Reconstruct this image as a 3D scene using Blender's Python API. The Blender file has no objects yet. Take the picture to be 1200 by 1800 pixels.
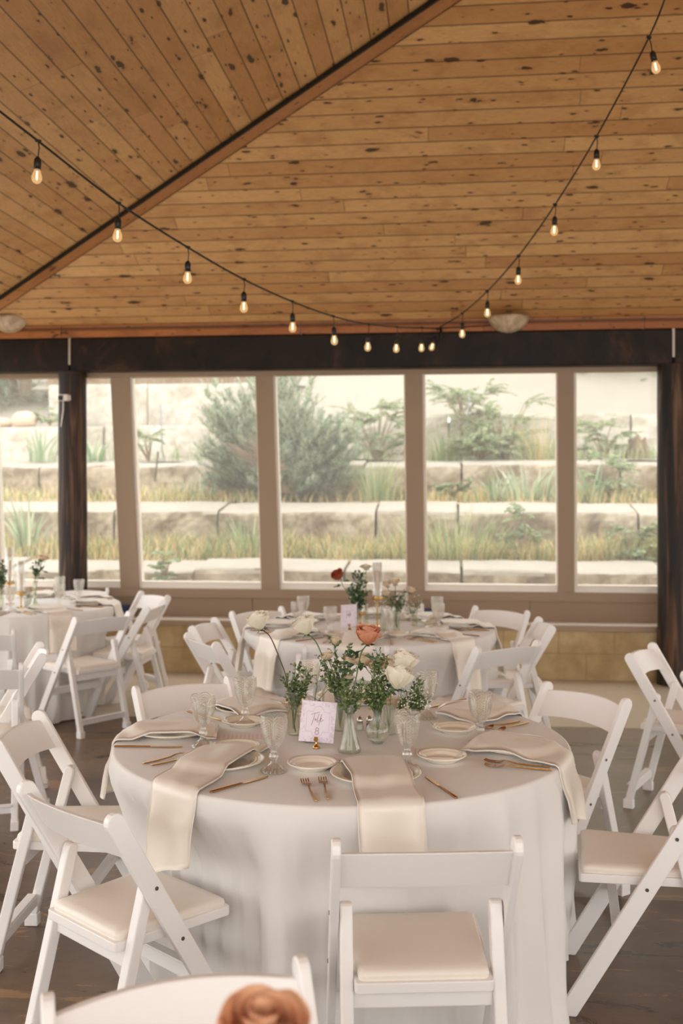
import bpy, math, random
from math import sin, cos, pi, radians, atan2, sqrt, exp
from mathutils import Vector, Matrix, Euler, noise as mnoise

scene = bpy.context.scene
COL = scene.collection
random.seed(11)

# ---------------------------------------------------------------- camera, sky, exposure
F = 1835.0           # focal length in pixels of a 1200x1800 frame
HZ = 860.0           # row of the horizon
CH = 1.61            # camera height
cam_d = bpy.data.cameras.new('camera')
cam = bpy.data.objects.new('camera', cam_d)
COL.objects.link(cam)
cam.location = (0, 0, CH)
cam.rotation_euler = (radians(90), 0, 0)
cam_d.sensor_fit = 'VERTICAL'
cam_d.sensor_height = 36.0
cam_d.sensor_width = 24.0
cam_d.lens = F / 1800.0 * 36.0
cam_d.shift_y = -(900.0 - HZ) / 1800.0
cam_d.clip_end = 200
cam_d.dof.use_dof = True
cam_d.dof.focus_distance = 3.15
cam_d.dof.aperture_fstop = 3.2
scene.camera = cam

scene.view_settings.view_transform = 'Standard'
scene.view_settings.look = 'None'
scene.view_settings.gamma = 1.0
scene.view_settings.exposure = 1.40
scene.view_settings.use_curve_mapping = False
scene.cycles.max_bounces = 8
scene.cycles.diffuse_bounces = 4
scene.cycles.glossy_bounces = 4
scene.cycles.transmission_bounces = 4
scene.cycles.transparent_max_bounces = 24
scene.cycles.caustics_reflective = False
scene.cycles.caustics_refractive = False
scene.cycles.sample_clamp_indirect = 4.0

world = bpy.data.worlds.new('overcast_sky')
scene.world = world
world.use_nodes = True
wn = world.node_tree.nodes
wn['Background'].inputs['Color'].default_value = (1.0, 0.985, 0.96, 1)
wn['Background'].inputs['Strength'].default_value = 1.25

sun_d = bpy.data.lights.new('hazy_sun', 'SUN')
sun_d.energy = 0.12
sun_d.angle = radians(35)
sun_d.color = (1.0, 0.93, 0.82)
sun = bpy.data.objects.new('hazy_sun', sun_d)
COL.objects.link(sun)
sun.location = (0, 12, 12)
sun.rotation_euler = Euler((radians(-18), radians(14), 0))

# ---------------------------------------------------------------- pixel / wall helpers
TH = radians(6.07)
D0 = 9.0
ST, CT = sin(TH), cos(TH)

def pt(px, py, z):
    """ground-plane position of a pixel at the height z"""
    Y = (CH - z) * F / (py - HZ)
    return Vector(((px - 600.0) / F * Y, Y, z))

def wl(px, py, yl):
    """pixel -> window-wall frame (x along the wall, y outwards, z up) on the plane y = yl"""
    t = (px - 600.0) / F
    q = (HZ - py) / F
    Y = (yl + D0 * CT) / (t * ST + CT)
    X = t * Y
    return Vector((X * CT - (Y - D0) * ST, yl, CH + q * Y))

def w2g(v):
    return Vector((v[0] * CT + v[1] * ST, D0 - v[0] * ST + v[1] * CT, v[2]))

# ---------------------------------------------------------------- mesh builder
class MB:
    def __init__(s):
        s.v, s.f, s.uv, s.fm = [], [], [], []
        s.hasuv = False
        s.cm = 0
    def add(s, vs, fs, uvs=None):
        o = len(s.v)
        s.v += [tuple(p) for p in vs]
        for i, f in enumerate(fs):
            s.f.append(tuple(o + k for k in f))
            s.fm.append(s.cm)
            if uvs is not None:
                s.hasuv = True
                s.uv.append([uvs[k] for k in f])
            else:
                s.uv.append(None)
        return s
    def box(s, c, d, m=None):
        x, y, z = d[0] / 2, d[1] / 2, d[2] / 2
        vs = [Vector((sx * x, sy * y, sz * z)) for sz in (-1, 1) for sy in (-1, 1) for sx in (-1, 1)]
        if m is not None:
            vs = [m @ p for p in vs]
        vs = [p + Vector(c) for p in vs]
        s.add(vs, [(0, 2, 3, 1), (4, 5, 7, 6), (0, 1, 5, 4), (2, 6, 7, 3), (0, 4, 6, 2), (1, 3, 7, 5)])
        return s
    def hexa(s, lo, hi):
        """lo, hi: four corners each (ccw from above)"""
        s.add(list(lo) + list(hi), [(3, 2, 1, 0), (4, 5, 6, 7), (0, 1, 5, 4), (1, 2, 6, 5), (2, 3, 7, 6), (3, 0, 4, 7)])
        return s
    def tube(s, path, rad, seg=8, cap=True):
        path = [Vector(p) for p in path]
        n = len(path)
        if not hasattr(rad, '__len__'):
            rad = [rad] * n
        vs = []
        up = Vector((0, 0, 1))
        prev = None
        for i in range(n):
            d = path[min(i + 1, n - 1)] - path[max(i - 1, 0)]
            if d.length < 1e-9:
                d = Vector((0, 0, 1))
            d.normalize()
            if prev is None:
                a = d.cross(up)
                if a.length < 1e-3:
                    a = d.cross(Vector((1, 0, 0)))
            else:
                a = prev - d * prev.dot(d)
                if a.length < 1e-6:
                    a = d.cross(up)
            a.normalize()
            prev = a
            b = d.cross(a)
            for k in range(seg):
                t = 2 * pi * k / seg
                vs.append(path[i] + (a * cos(t) + b * sin(t)) * rad[i])
        fs = []
        for i in range(n - 1):
            for k in range(seg):
                k2 = (k + 1) % seg
                fs.append((i * seg + k, i * seg + k2, (i + 1) * seg + k2, (i + 1) * seg + k))
        if cap:
            fs.append(tuple(range(seg - 1, -1, -1)))
            fs.append(tuple((n - 1) * seg + k for k in range(seg)))
        s.add(vs, fs)
        return s
    def lathe(s, prof, seg=32, c=(0, 0, 0), flute=None):
        """prof: (radius, z) from bottom to top; u = angle, v = height as uv"""
        n = len(prof)
        vs, uv = [], []
        for i, (r, z) in enumerate(prof):
            for k in range(seg + 1):
                t = 2 * pi * k / seg
                rr = r * (flute(t, i / (n - 1.0)) if flute else 1)
                vs.append((c[0] + rr * cos(t), c[1] + rr * sin(t), c[2] + z))
                uv.append((k / seg, z))
        fs = []
        w = seg + 1
        for i in range(n - 1):
            for k in range(seg):
                fs.append((i * w + k, i * w + k + 1, (i + 1) * w + k + 1, (i + 1) * w + k))
        s.add(vs, fs, uv)
        return s
    def prism(s, poly, off0, off1):
        """poly: list of points; extruded from +off0 to +off1 (vectors)"""
        n = len(poly)
        a = [Vector(p) + Vector(off0) for p in poly]
        b = [Vector(p) + Vector(off1) for p in poly]
        fs = [tuple(range(n - 1, -1, -1)), tuple(range(n, 2 * n))]
        for i in range(n):
            j = (i + 1) % n
            fs.append((i, j, n + j, n + i))
        s.add(a + b, fs)
        return s
    def grid(s, fn, nu, nv, closed_u=False):
        vs, uv = [], []
        for j in range(nv + 1):
            for i in range(nu + 1):
                u, v = i / nu, j / nv
                vs.append(fn(u, v))
                uv.append((u, v))
        w = nu + 1
        fs = [(j * w + i, j * w + i + 1, (j + 1) * w + i + 1, (j + 1) * w + i) for j in range(nv) for i in range(nu)]
        s.add(vs, fs, uv)
        return s
    def build(s, name, mat, parent=None, smooth=False, bevel=0.0, loc=None, rotz=None, solid=0.0, subsurf=0, merge=False):
        me = bpy.data.meshes.new(name)
        me.from_pydata(s.v, [], s.f)
        if s.hasuv:
            l = me.uv_layers.new(name='UVMap')
            i = 0
            for u, f in zip(s.uv, s.f):
                for k in range(len(f)):
                    l.data[i].uv = u[k] if u else (0, 0)
                    i += 1
        if isinstance(mat, (list, tuple)):
            for m in mat:
                me.materials.append(m)
            me.polygons.foreach_set('material_index', s.fm)
        elif mat is not None:
            me.materials.append(mat)
        if smooth:
            me.polygons.foreach_set('use_smooth', [True] * len(me.polygons))
        me.update()
        if merge:
            import bmesh
            bm = bmesh.new(); bm.from_mesh(me)
            bmesh.ops.remove_doubles(bm, verts=bm.verts, dist=1e-5)
            bm.to_mesh(me); bm.free()
        o = bpy.data.objects.new(name, me)
        COL.objects.link(o)
        if parent is not None:
            o.parent = parent
        if loc is not None:
            o.location = loc
        if rotz is not None:
            o.rotation_euler = (0, 0, rotz)
        if solid:
            m = o.modifiers.new('thickness', 'SOLIDIFY'); m.thickness = solid; m.offset = 0
        if bevel:
            m = o.modifiers.new('soft_edge', 'BEVEL'); m.width = bevel; m.segments = 2; m.limit_method = 'ANGLE'; m.angle_limit = radians(40)
        if subsurf:
            m = o.modifiers.new('smooth', 'SUBSURF'); m.levels = subsurf; m.render_levels = subsurf
        return o

def tag(o, label=None, cat=None, group=None, kind=None):
    if label: o['label'] = label
    if cat: o['category'] = cat
    if group: o['group'] = group
    if kind: o['kind'] = kind
    return o

def empty(name, loc=(0, 0, 0), rz=0.0, label=None, cat=None, group=None):
    o = bpy.data.objects.new(name, None)
    o.empty_display_size = 0.05
    COL.objects.link(o)
    o.location = loc
    o.rotation_euler = (0, 0, rz)
    tag(o, label, cat, group)
    return o

KIDS = {}
def kids(o):
    return list(o.children)

def copy_tree(o, parent=None):
    c = o.copy()
    COL.objects.link(c)
    if parent is not None:
        c.parent = parent
    for ch in kids(o):
        copy_tree(ch, c)
    return c

def wallobj(o):
    """put an object built in the window-wall frame where it belongs"""
    o.location = (0, D0, 0)
    o.rotation_euler = (0, 0, -TH)
    return o

def place(proto, first, loc, rz, label, group=None):
    o = proto if first else copy_tree(proto)
    o.location = loc
    o.rotation_euler = (0, 0, rz)
    o['label'] = label
    if group: o['group'] = group
    return o

# ---------------------------------------------------------------- materials
class NT:
    def __init__(s, name):
        s.m = bpy.data.materials.new(name)
        s.m.use_nodes = True
        s.t = s.m.node_tree
        s.n = s.t.nodes
        s.b = s.n['Principled BSDF']
        s.out = s.n['Material Output']
    def node(s, typ, **kw):
        n = s.n.new(typ)
        for k, v in kw.items():
            if hasattr(n, k):
                setattr(n, k, v)
        return n
    def link(s, a, b):
        s.t.links.new(a, b)
    def math(s, op, a, b=None, c=None, clamp=False):
        n = s.n.new('ShaderNodeMath'); n.operation = op; n.use_clamp = clamp
        for i, x in enumerate((a, b, c)):
            if x is None: continue
            if isinstance(x, (int, float)): n.inputs[i].default_value = x
            else: s.link(x, n.inputs[i])
        return n.outputs[0]
    def mix(s, fac, a, b):
        n = s.n.new('ShaderNodeMix'); n.data_type = 'RGBA'
        for sock, x in ((n.inputs[0], fac), (n.inputs[6], a), (n.inputs[7], b)):
            if isinstance(x, (int, float)): sock.default_value = x
            elif isinstance(x, (tuple, list)): sock.default_value = (*x[:3], 1)
            else: s.link(x, sock)
        return n.outputs[2]
    def ramp(s, fac, stops):
        n = s.n.new('ShaderNodeValToRGB')
        while len(n.color_ramp.elements) < len(stops):
            n.color_ramp.elements.new(0.5)
        for e, (p, c) in zip(n.color_ramp.elements, stops):
            e.position = p
            e.color = (*c, 1) if len(c) == 3 else c
        s.link(fac, n.inputs[0])
        return n.outputs[0]
    def coord(s, which='Object', scale=(1, 1, 1), rot=(0, 0, 0), loc=(0, 0, 0)):
        c = s.n.new('ShaderNodeTexCoord'); m = s.n.new('ShaderNodeMapping')
        s.link(c.outputs[which], m.inputs[0])
        m.inputs['Scale'].default_value = scale
        m.inputs['Rotation'].default_value = rot
        m.inputs['Location'].default_value = loc
        return m.outputs[0]
    def noise(s, vec, scale=5, detail=4, rough=0.55, dist=0.0):
        n = s.n.new('ShaderNodeTexNoise')
        if vec is not None: s.link(vec, n.inputs['Vector'])
        n.inputs['Scale'].default_value = scale
        n.inputs['Detail'].default_value = detail
        n.inputs['Roughness'].default_value = rough
        n.inputs['Distortion'].default_value = dist
        return n.outputs['Fac']
    def bump(s, h, strength=0.3, dist=0.01):
        n = s.n.new('ShaderNodeBump')
        n.inputs['Strength'].default_value = strength
        n.inputs['Distance'].default_value = dist
        s.link(h, n.inputs['Height'])
        s.link(n.outputs[0], s.b.inputs['Normal'])
        return n.outputs[0]
    def col(s, c):
        if isinstance(c, (tuple, list)): s.b.inputs['Base Color'].default_value = (*c[:3], 1)
        else: s.link(c, s.b.inputs['Base Color'])
        return s
    def set(s, **kw):
        for k, v in kw.items():
            s.b.inputs[k.replace('_', ' ')].default_value = v
        return s

def rgb(r, g, b):
    f = lambda c: ((c / 255.0) / 12.92) if c / 255.0 <= 0.04045 else (((c / 255.0) + 0.055) / 1.055) ** 2.4
    return (f(r), f(g), f(b))

def simple(name, c, rough=0.5, metal=0.0, **kw):
    t = NT(name); t.col(c); t.set(Roughness=rough, Metallic=metal, **kw)
    return t.m

def plank_mat(name, w, base_a, base_b, dark, knot=True, rough=0.45, knot_scale=1.0):
    """boards along u, width w along v; uv in metres"""
    t = NT(name)
    uv = t.coord('UV')
    sp = t.n.new('ShaderNodeSeparateXYZ'); t.link(uv, sp.inputs[0])
    u, v = sp.outputs[0], sp.outputs[1]
    vb = t.math('DIVIDE', v, w)
    idx = t.math('FLOOR', vb)
    fr = t.math('SUBTRACT', vb, idx)
    wn1 = t.n.new('ShaderNodeTexWhiteNoise'); wn1.noise_dimensions = '1D'; t.link(idx, wn1.inputs['W'])
    # staggered lengths
    uo = t.math('MULTIPLY_ADD', wn1.outputs['Value'], 7.3, u)
    ub = t.math('DIVIDE', uo, 2.6)
    ui = t.math('FLOOR', ub)
    uf = t.math('SUBTRACT', ub, ui)
    cid = t.math('MULTIPLY_ADD', idx, 13.7, ui)
    wn2 = t.n.new('ShaderNodeTexWhiteNoise'); wn2.noise_dimensions = '1D'; t.link(cid, wn2.inputs['W'])
    # grain
    cb = t.n.new('ShaderNodeCombineXYZ')
    t.link(t.math('MULTIPLY', u, 1.3), cb.inputs[0])
    t.link(t.math('MULTIPLY', v, 16.0), cb.inputs[1])
    t.link(t.math('MULTIPLY', wn2.outputs['Value'], 40.0), cb.inputs[2])
    g1 = t.noise(cb.outputs[0], 1.6, 5, 0.6, 0.8)
    rings = t.math('FRACT', t.math('MULTIPLY', g1, 9.0))
    cb2 = t.n.new('ShaderNodeCombineXYZ')
    t.link(t.math('MULTIPLY', u, 2.2), cb2.inputs[0]); t.link(t.math('MULTIPLY', v, 3.5), cb2.inputs[1]); t.link(wn2.outputs['Value'], cb2.inputs[2])
    g2 = t.noise(cb2.outputs[0], 1.7, 3, 0.6)
    c = t.mix(wn2.outputs['Value'], base_a, base_b)
    c = t.mix(t.math('MULTIPLY', rings, 0.32), c, dark)
    c = t.mix(t.math('MULTIPLY', t.math('SMOOTH_MIN', t.math('MAXIMUM', t.math('MULTIPLY_ADD', g2, 3.2, -1.55), 0.0), 1.0, 0.1), 0.55), c, dark)
    if knot:
        for (su, sv, thr, sd) in ((1.9, 6.0, 0.085, 3.1), (3.1, 10.0, 0.075, 9.4), (0.9, 3.1, 0.055, 5.7), (4.6, 14.0, 0.075, 17.3)):
            cv = t.n.new('ShaderNodeCombineXYZ')
            t.link(t.math('MULTIPLY', u, su * knot_scale), cv.inputs[0]); t.link(t.math('MULTIPLY', v, sv * knot_scale), cv.inputs[1])
            cv.inputs[2].default_value = 0
            vo = t.n.new('ShaderNodeTexVoronoi'); vo.voronoi_dimensions = '2D'
            add = t.n.new('ShaderNodeVectorMath'); add.operation = 'ADD'; t.link(cv.outputs[0], add.inputs[0]); add.inputs[1].default_value = (sd, sd * 2, 0)
            nz = t.n.new('ShaderNodeTexNoise'); t.link(uv, nz.inputs['Vector']); nz.inputs['Scale'].default_value = 22
            ds = t.n.new('ShaderNodeVectorMath'); ds.operation = 'MULTIPLY_ADD'
            t.link(nz.outputs['Color'], ds.inputs[0]); ds.inputs[1].default_value = (0.16, 0.16, 0); t.link(add.outputs[0], ds.inputs[2])
            t.link(ds.outputs[0], vo.inputs['Vector'])
            vo.inputs['Scale'].default_value = 1.0
            vo.inputs['Randomness'].default_value = 1.0
            # size varies by cell
            spc = t.n.new('ShaderNodeSeparateColor'); t.link(vo.outputs['Color'], spc.inputs[0])
            th = t.math('MULTIPLY', t.math('MULTIPLY_ADD', t.math('MULTIPLY', spc.outputs[0], spc.outputs[0]), 1.45, -0.30), thr)
            d = t.math('SUBTRACT', vo.outputs['Distance'], th)
            core = t.math('SUBTRACT', 1.0, t.math('MULTIPLY', d, 55.0), clamp=True)
            halo = t.math('SUBTRACT', 1.0, t.math('MULTIPLY', d, 12.0), clamp=True)
            c = t.mix(t.math('MULTIPLY', halo, 0.34), c, tuple(x * 0.55 for x in dark))
            c = t.mix(t.math('MULTIPLY', core, 0.9), c, rgb(48, 30, 20))
    # grooves
    e = t.math('MINIMUM', fr, t.math('SUBTRACT', 1.0, fr))
    gr = t.math('SUBTRACT', 1.0, t.math('DIVIDE', e, 0.050), clamp=True)
    ue = t.math('MINIMUM', uf, t.math('SUBTRACT', 1.0, uf))
    ge = t.math('SUBTRACT', 1.0, t.math('DIVIDE', ue, 0.0012), clamp=True)
    gg = t.math('MAXIMUM', gr, t.math('MULTIPLY', ge, 0.8))
    c = t.mix(t.math('MULTIPLY', gg, 0.9), c, rgb(64, 38, 20))
    t.col(c)
    h = t.math('SUBTRACT', t.math('MULTIPLY', rings, 0.03), gg)
    t.bump(h, 0.6, 0.006)
    t.set(Roughness=rough)
    return t.m

M = {}
PINE_A, PINE_B, PINE_D = rgb(226, 184, 128), rgb(198, 150, 97), rgb(150, 96, 54)
M['ceiling'] = plank_mat('knotty_pine_boards', 0.127, PINE_A, PINE_B, PINE_D)
M['fascia'] = plank_mat('red_cedar_fascia', 0.5, rgb(188, 122, 70), rgb(166, 102, 56), rgb(112, 62, 32), rough=0.5)
M['hip'] = plank_mat('hip_trim_board', 0.4, rgb(196, 140, 86), rgb(180, 124, 74), rgb(130, 80, 44), rough=0.5)

def beam_mat():
    t = NT('charred_timber')
    co = t.coord('Object', scale=(1.2, 5, 0.8))
    a = t.noise(co, 2.2, 6, 0.65, 0.6)
    co2 = t.coord('Object', scale=(2, 2, 0.5))
    b = t.noise(co2, 6, 4, 0.6)
    c = t.ramp(a, [(0.40, rgb(18, 13, 10)), (0.56, rgb(40, 27, 19)), (0.68, rgb(84, 56, 37)), (0.82, rgb(140, 108, 80))])
    c = t.mix(t.math('MULTIPLY', b, 0.4), c, rgb(16, 12, 10))
    t.col(c); t.set(Roughness=0.5, Specular_IOR_Level=0.25)
    t.bump(a, 0.4, 0.01)
    return t.m
M['beam'] = beam_mat()
def log_mat():
    t = NT('peeled_dark_log')
    a = t.noise(t.coord('Object', scale=(9, 9, 0.55)), 1.6, 5, 0.6, 0.6)
    b = t.noise(t.coord('Object', scale=(3, 3, 1.2)), 5, 4, 0.6)
    c = t.ramp(a, [(0.38, rgb(20, 14, 11)), (0.5, rgb(50, 34, 24)), (0.6, rgb(104, 74, 50)), (0.72, rgb(132, 106, 84))])
    c = t.mix(t.math('MULTIPLY', b, 0.5), c, rgb(24, 17, 13))
    t.col(c); t.set(Roughness=0.5, Specular_IOR_Level=0.3)
    t.bump(a, 0.3, 0.01)
    return t.m
M['log'] = log_mat()

def paint(name, c1, var=0.08, rough=0.5):
    t = NT(name)
    n = t.noise(t.coord('Object'), 3.0, 4, 0.6)
    c = t.mix(t.math('MULTIPLY', n, 1.0), tuple(x * (1 - var) for x in c1), tuple(min(1, x * (1 + var)) for x in c1))
    t.col(c); t.set(Roughness=rough)
    return t.m
M['taupe'] = paint('taupe_painted_wood', rgb(152, 129, 107))
M['sill_white'] = paint('white_window_trim', rgb(236, 228, 216), 0.03)

def concrete_wall():
    t = NT('tan_concrete_block')
    co = t.coord('Object')
    n1 = t.noise(co, 2.4, 6, 0.62)
    n2 = t.noise(co, 14, 4, 0.6)
    c = t.ramp(n1, [(0.3, rgb(150, 122, 84)), (0.5, rgb(184, 158, 116)), (0.68, rgb(205, 184, 145))])
    c = t.mix(t.math('MULTIPLY', n2, 0.25), c, rgb(120, 96, 66))
    uv = t.n.new('ShaderNodeTexBrick')
    sep = t.n.new('ShaderNodeSeparateXYZ'); t.link(co, sep.inputs[0])
    cb = t.n.new('ShaderNodeCombineXYZ'); t.link(sep.outputs[0], cb.inputs[0]); t.link(sep.outputs[2], cb.inputs[1])
    t.link(cb.outputs[0], uv.inputs['Vector'])
    uv.inputs['Scale'].default_value = 1.0
    uv.inputs['Brick Width'].default_value = 0.46
    uv.inputs['Row Height'].default_value = 0.225
    uv.inputs['Mortar Size'].default_value = 0.005
    c = t.mix(t.math('MULTIPLY', uv.outputs['Fac'], 0.35), c, rgb(96, 76, 54))
    t.col(c); t.set(Roughness=0.8)
    t.bump(t.math('SUBTRACT', n2, uv.outputs['Fac']), 0.3, 0.006)
    return t.m
M['block'] = concrete_wall()

def floor_mat():
    t = NT('worn_stained_concrete_floor')
    co = t.coord('Object')
    n1 = t.noise(co, 0.9, 6, 0.62, 0.5)
    n2 = t.noise(t.coord('Object', scale=(1, 2.6, 1)), 2.6, 7, 0.68, 1.2)
    n3 = t.noise(co, 24, 4, 0.6)
    c = t.ramp(n1, [(0.30, rgb(74, 56, 43)), (0.5, rgb(104, 83, 66)), (0.7, rgb(136, 114, 92))])
    patch = t.ramp(n2, [(0.585, (0, 0, 0)), (0.62, (1, 1, 1))])
    c = t.mix(t.math('MULTIPLY', patch, 0.72), c, rgb(168, 130, 90))
    dk = t.ramp(n2, [(0.33, (1, 1, 1)), (0.42, (0, 0, 0))])
    c = t.mix(t.math('MULTIPLY', dk, 0.6), c, rgb(44, 38, 34))
    c = t.mix(t.math('MULTIPLY', n3, 0.22), c, rgb(42, 36, 31))
    # paler zones towards the window wall, then saw-cut control joints
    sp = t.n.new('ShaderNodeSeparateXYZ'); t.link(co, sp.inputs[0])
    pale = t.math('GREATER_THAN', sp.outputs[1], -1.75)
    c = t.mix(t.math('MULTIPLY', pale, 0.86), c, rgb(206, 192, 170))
    mid = t.math('MULTIPLY', t.math('GREATER_THAN', sp.outputs[1], -4.75), t.math('GREATER_THAN', sp.outputs[0], 0.6))
    c = t.mix(t.math('MULTIPLY', mid, 0.32), c, rgb(176, 170, 148))
    fx = t.math('ABSOLUTE', t.math('SUBTRACT', t.math('FRACT', t.math('DIVIDE', t.math('ADD', sp.outputs[0], 0.9), 3.0)), 0.5))
    fy = t.math('ABSOLUTE', t.math('SUBTRACT', t.math('FRACT', t.math('DIVIDE', t.math('ADD', sp.outputs[1], 0.75), 3.0)), 0.5))
    j = t.math('LESS_THAN', t.math('MINIMUM', fx, fy), 0.0012)
    c = t.mix(t.math('MULTIPLY', j, 0.7), c, rgb(36, 30, 26))
    t.col(c)
    r = t.math('MULTIPLY_ADD', n2, 0.2, 0.2)
    t.link(r, t.b.inputs['Roughness'])
    t.set(IOR=1.4, Specular_IOR_Level=0.35)
    t.bump(n3, 0.06, 0.003)
    return t.m
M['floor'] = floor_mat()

def stone_mat(name, a, b, d):
    t = NT(name)
    co = t.coord('Object')
    n1 = t.noise(co, 1.5, 8, 0.7, 0.4)
    n2 = t.noise(co, 9, 6, 0.7)
    c = t.ramp(n1, [(0.40, d), (0.5, b), (0.58, a)])
    c = t.mix(t.math('MULTIPLY', t.ramp(n2, [(0.42, (0, 0, 0)), (0.66, (1, 1, 1))]), 0.5), c, tuple(x * 0.7 for x in d))
    t.col(c); t.set(Roughness=0.9)
    t.bump(t.math('ADD', n1, n2), 0.5, 0.03)
    return t.m
M['stone'] = stone_mat('weathered_limestone', rgb(190, 178, 158), rgb(168, 154, 132), rgb(118, 104, 86))
M['stone_top'] = paint('limestone_top', rgb(166, 158, 146), 0.16, 0.9)  # second limestone tone, given to upward-facing polygons
M['stone_pale'] = stone_mat('pale_limestone', rgb(214, 208, 196), rgb(200, 193, 180), rgb(178, 170, 156))
M['soil'] = paint('dry_soil', rgb(160, 138, 106), 0.2, 0.95)
M['earth'] = simple('packed_dark_earth', rgb(84, 72, 56), 0.95)
M['hill'] = paint('pale_dry_hillside', rgb(158, 151, 139), 0.12, 0.95)
M['ground'] = paint('gravel_ground', rgb(190, 178, 158), 0.12, 0.95)

def island_mat(name, stops, rough=0.6, trans=0.25):
    """colour picked per leaf"""
    t = NT(name)
    g = t.n.new('ShaderNodeNewGeometry')
    c = t.ramp(g.outputs['Random Per Island'], stops)
    t.col(c); t.set(Roughness=rough)
    if trans > 0:
        tr = t.n.new('ShaderNodeBsdfTranslucent'); t.link(c, tr.inputs[0])
        mx = t.n.new('ShaderNodeMixShader'); mx.inputs[0].default_value = trans
        t.link(t.b.outputs[0], mx.inputs[1]); t.link(tr.outputs[0], mx.inputs[2])
        t.link(mx.outputs[0], t.out.inputs['Surface'])
    return t.m
M['grass'] = island_mat('mixed_grass', [(0.0, rgb(116, 134, 88)), (0.35, rgb(160, 172, 122)), (0.55, rgb(208, 190, 136)), (1.0, rgb(236, 212, 162))])
M['grass_green'] = island_mat('fresh_grass', [(0.0, rgb(116, 140, 94)), (0.6, rgb(162, 180, 132)), (1.0, rgb(214, 210, 166))])
M['iris'] = island_mat('iris_leaves', [(0.0, rgb(120, 148, 112)), (0.7, rgb(172, 190, 156)), (1.0, rgb(230, 232, 208))])
M['spruce'] = island_mat('blue_spruce_needles', [(0.0, rgb(58, 80, 62)), (0.35, rgb(142, 162, 138)), (1.0, rgb(206, 216, 192))], 0.7, 0.2)
M['sumac'] = island_mat('sumac_leaves', [(0.0, rgb(112, 138, 98)), (0.6, rgb(156, 176, 136)), (1.0, rgb(202, 212, 174))])
M['dead'] = simple('bare_twigs', rgb(138, 122, 102), 0.9)
M['bark'] = paint('tree_bark', rgb(140, 122, 100), 0.25, 0.95)
M['boxwood'] = island_mat('boxwood_leaves', [(0.0, rgb(62, 84, 46)), (0.5, rgb(104, 124, 74)), (1.0, rgb(158, 168, 116))], 0.35, 0.2)
M['roseleaf'] = island_mat('rose_leaves', [(0.0, rgb(38, 62, 38)), (0.6, rgb(66, 92, 56)), (1.0, rgb(110, 130, 92))], 0.35, 0.15)
M['stem'] = simple('green_stem', rgb(82, 104, 56), 0.5)
M['stem_brown'] = simple('brown_stem', rgb(84, 62, 44), 0.6)

def petal_mat(name, c_in, c_out, trans=0.25):
    t = NT(name)
    uv = t.n.new('ShaderNodeTexCoord')
    sp = t.n.new('ShaderNodeSeparateXYZ'); t.link(uv.outputs['UV'], sp.inputs[0])
    n = t.noise(t.coord('Object'), 60, 3, 0.6)
    f = t.math('MULTIPLY_ADD', n, 0.3, t.math('SUBTRACT', sp.outputs[1], 0.15), clamp=True)
    c = t.mix(f, c_in, c_out)
    t.col(c); t.set(Roughness=0.55)
    tr = t.n.new('ShaderNodeBsdfTranslucent'); t.link(c, tr.inputs[0])
    mx = t.n.new('ShaderNodeMixShader'); mx.inputs[0].default_value = trans
    t.link(t.b.outputs[0], mx.inputs[1]); t.link(tr.outputs[0], mx.inputs[2])
    t.link(mx.outputs[0], t.out.inputs['Surface'])
    return t.m
M['rose_white'] = petal_mat('cream_petals', rgb(236, 229, 200), rgb(247, 240, 226))
M['rose_orange'] = petal_mat('copper_petals', rgb(202, 118, 78), rgb(230, 172, 138))
M['rose_apricot'] = petal_mat('apricot_petals', rgb(212, 134, 90), rgb(238, 190, 152))
M['rose_rust'] = petal_mat('rust_petals', rgb(150, 60, 36), rgb(176, 88, 56))
M['rose_peach'] = petal_mat('blush_petals', rgb(222, 200, 160), rgb(240, 222, 198))
M['babys'] = simple('tiny_white_blossom', rgb(240, 234, 222), 0.7)

M['chair'] = simple('white_resin', rgb(238, 234, 231), 0.38)
M['pad'] = simple('ivory_vinyl_pad', rgb(238, 229, 218), 0.42)
M['bolt'] = simple('steel_bolt', rgb(110, 104, 98), 0.35, 0.9)

def cloth_mat(name, c, rough=0.85, sheen=0.2, scale=700, spec=0.3):
    t = NT(name)
    n = t.noise(t.coord('Object'), 5, 4, 0.6)
    cc = t.mix(n, tuple(x * 0.95 for x in c), c)
    t.col(cc); t.set(Roughness=rough, Sheen_Weight=sheen, Specular_IOR_Level=spec)
    w = t.noise(t.coord('Object'), scale, 1, 0.5)
    t.bump(w, 0.06, 0.001)
    return t.m
M['cloth'] = cloth_mat('ivory_tablecloth', rgb(230, 226, 222))
M['napkin'] = cloth_mat('champagne_satin', rgb(233, 224, 212), 0.42, 0.1, 900, 0.5)
M['napkin'].node_tree.nodes['Principled BSDF'].inputs['Metallic'].default_value = 0.12
M['china'] = simple('ivory_china', rgb(240, 230, 214), 0.12)
M['gold'] = simple('brushed_gold', rgb(206, 160, 92), 0.22, 1.0)
M['gold_dark'] = simple('rose_gold', rgb(178, 126, 74), 0.2, 1.0)
M['black'] = simple('black_rubber', rgb(22, 19, 17), 0.45)
M['candle'] = simple('ivory_wax', rgb(240, 222, 196), 0.4, Subsurface_Weight=0.1)
M['steel'] = simple('polished_steel', rgb(190, 186, 182), 0.2, 1.0)
M['salt'] = simple('white_salt', rgb(240, 238, 234), 0.8)
M['pepper'] = simple('ground_pepper', rgb(84, 74, 66), 0.9)
M['cam_white'] = simple('white_plastic', rgb(232, 226, 220), 0.4)
M['navy'] = simple('navy_plastic', rgb(30, 44, 84), 0.4)
M['rod'] = simple('pale_steel_strap', rgb(186, 178, 168), 0.4, 0.3)
M['post'] = simple('galvanized_stake', rgb(150, 156, 164), 0.5, 0.3)
M['darkstake'] = simple('dark_stake', rgb(60, 56, 52), 0.6)
M['pvc'] = simple('pale_blue_pipe', rgb(196, 200, 214), 0.5)
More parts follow.
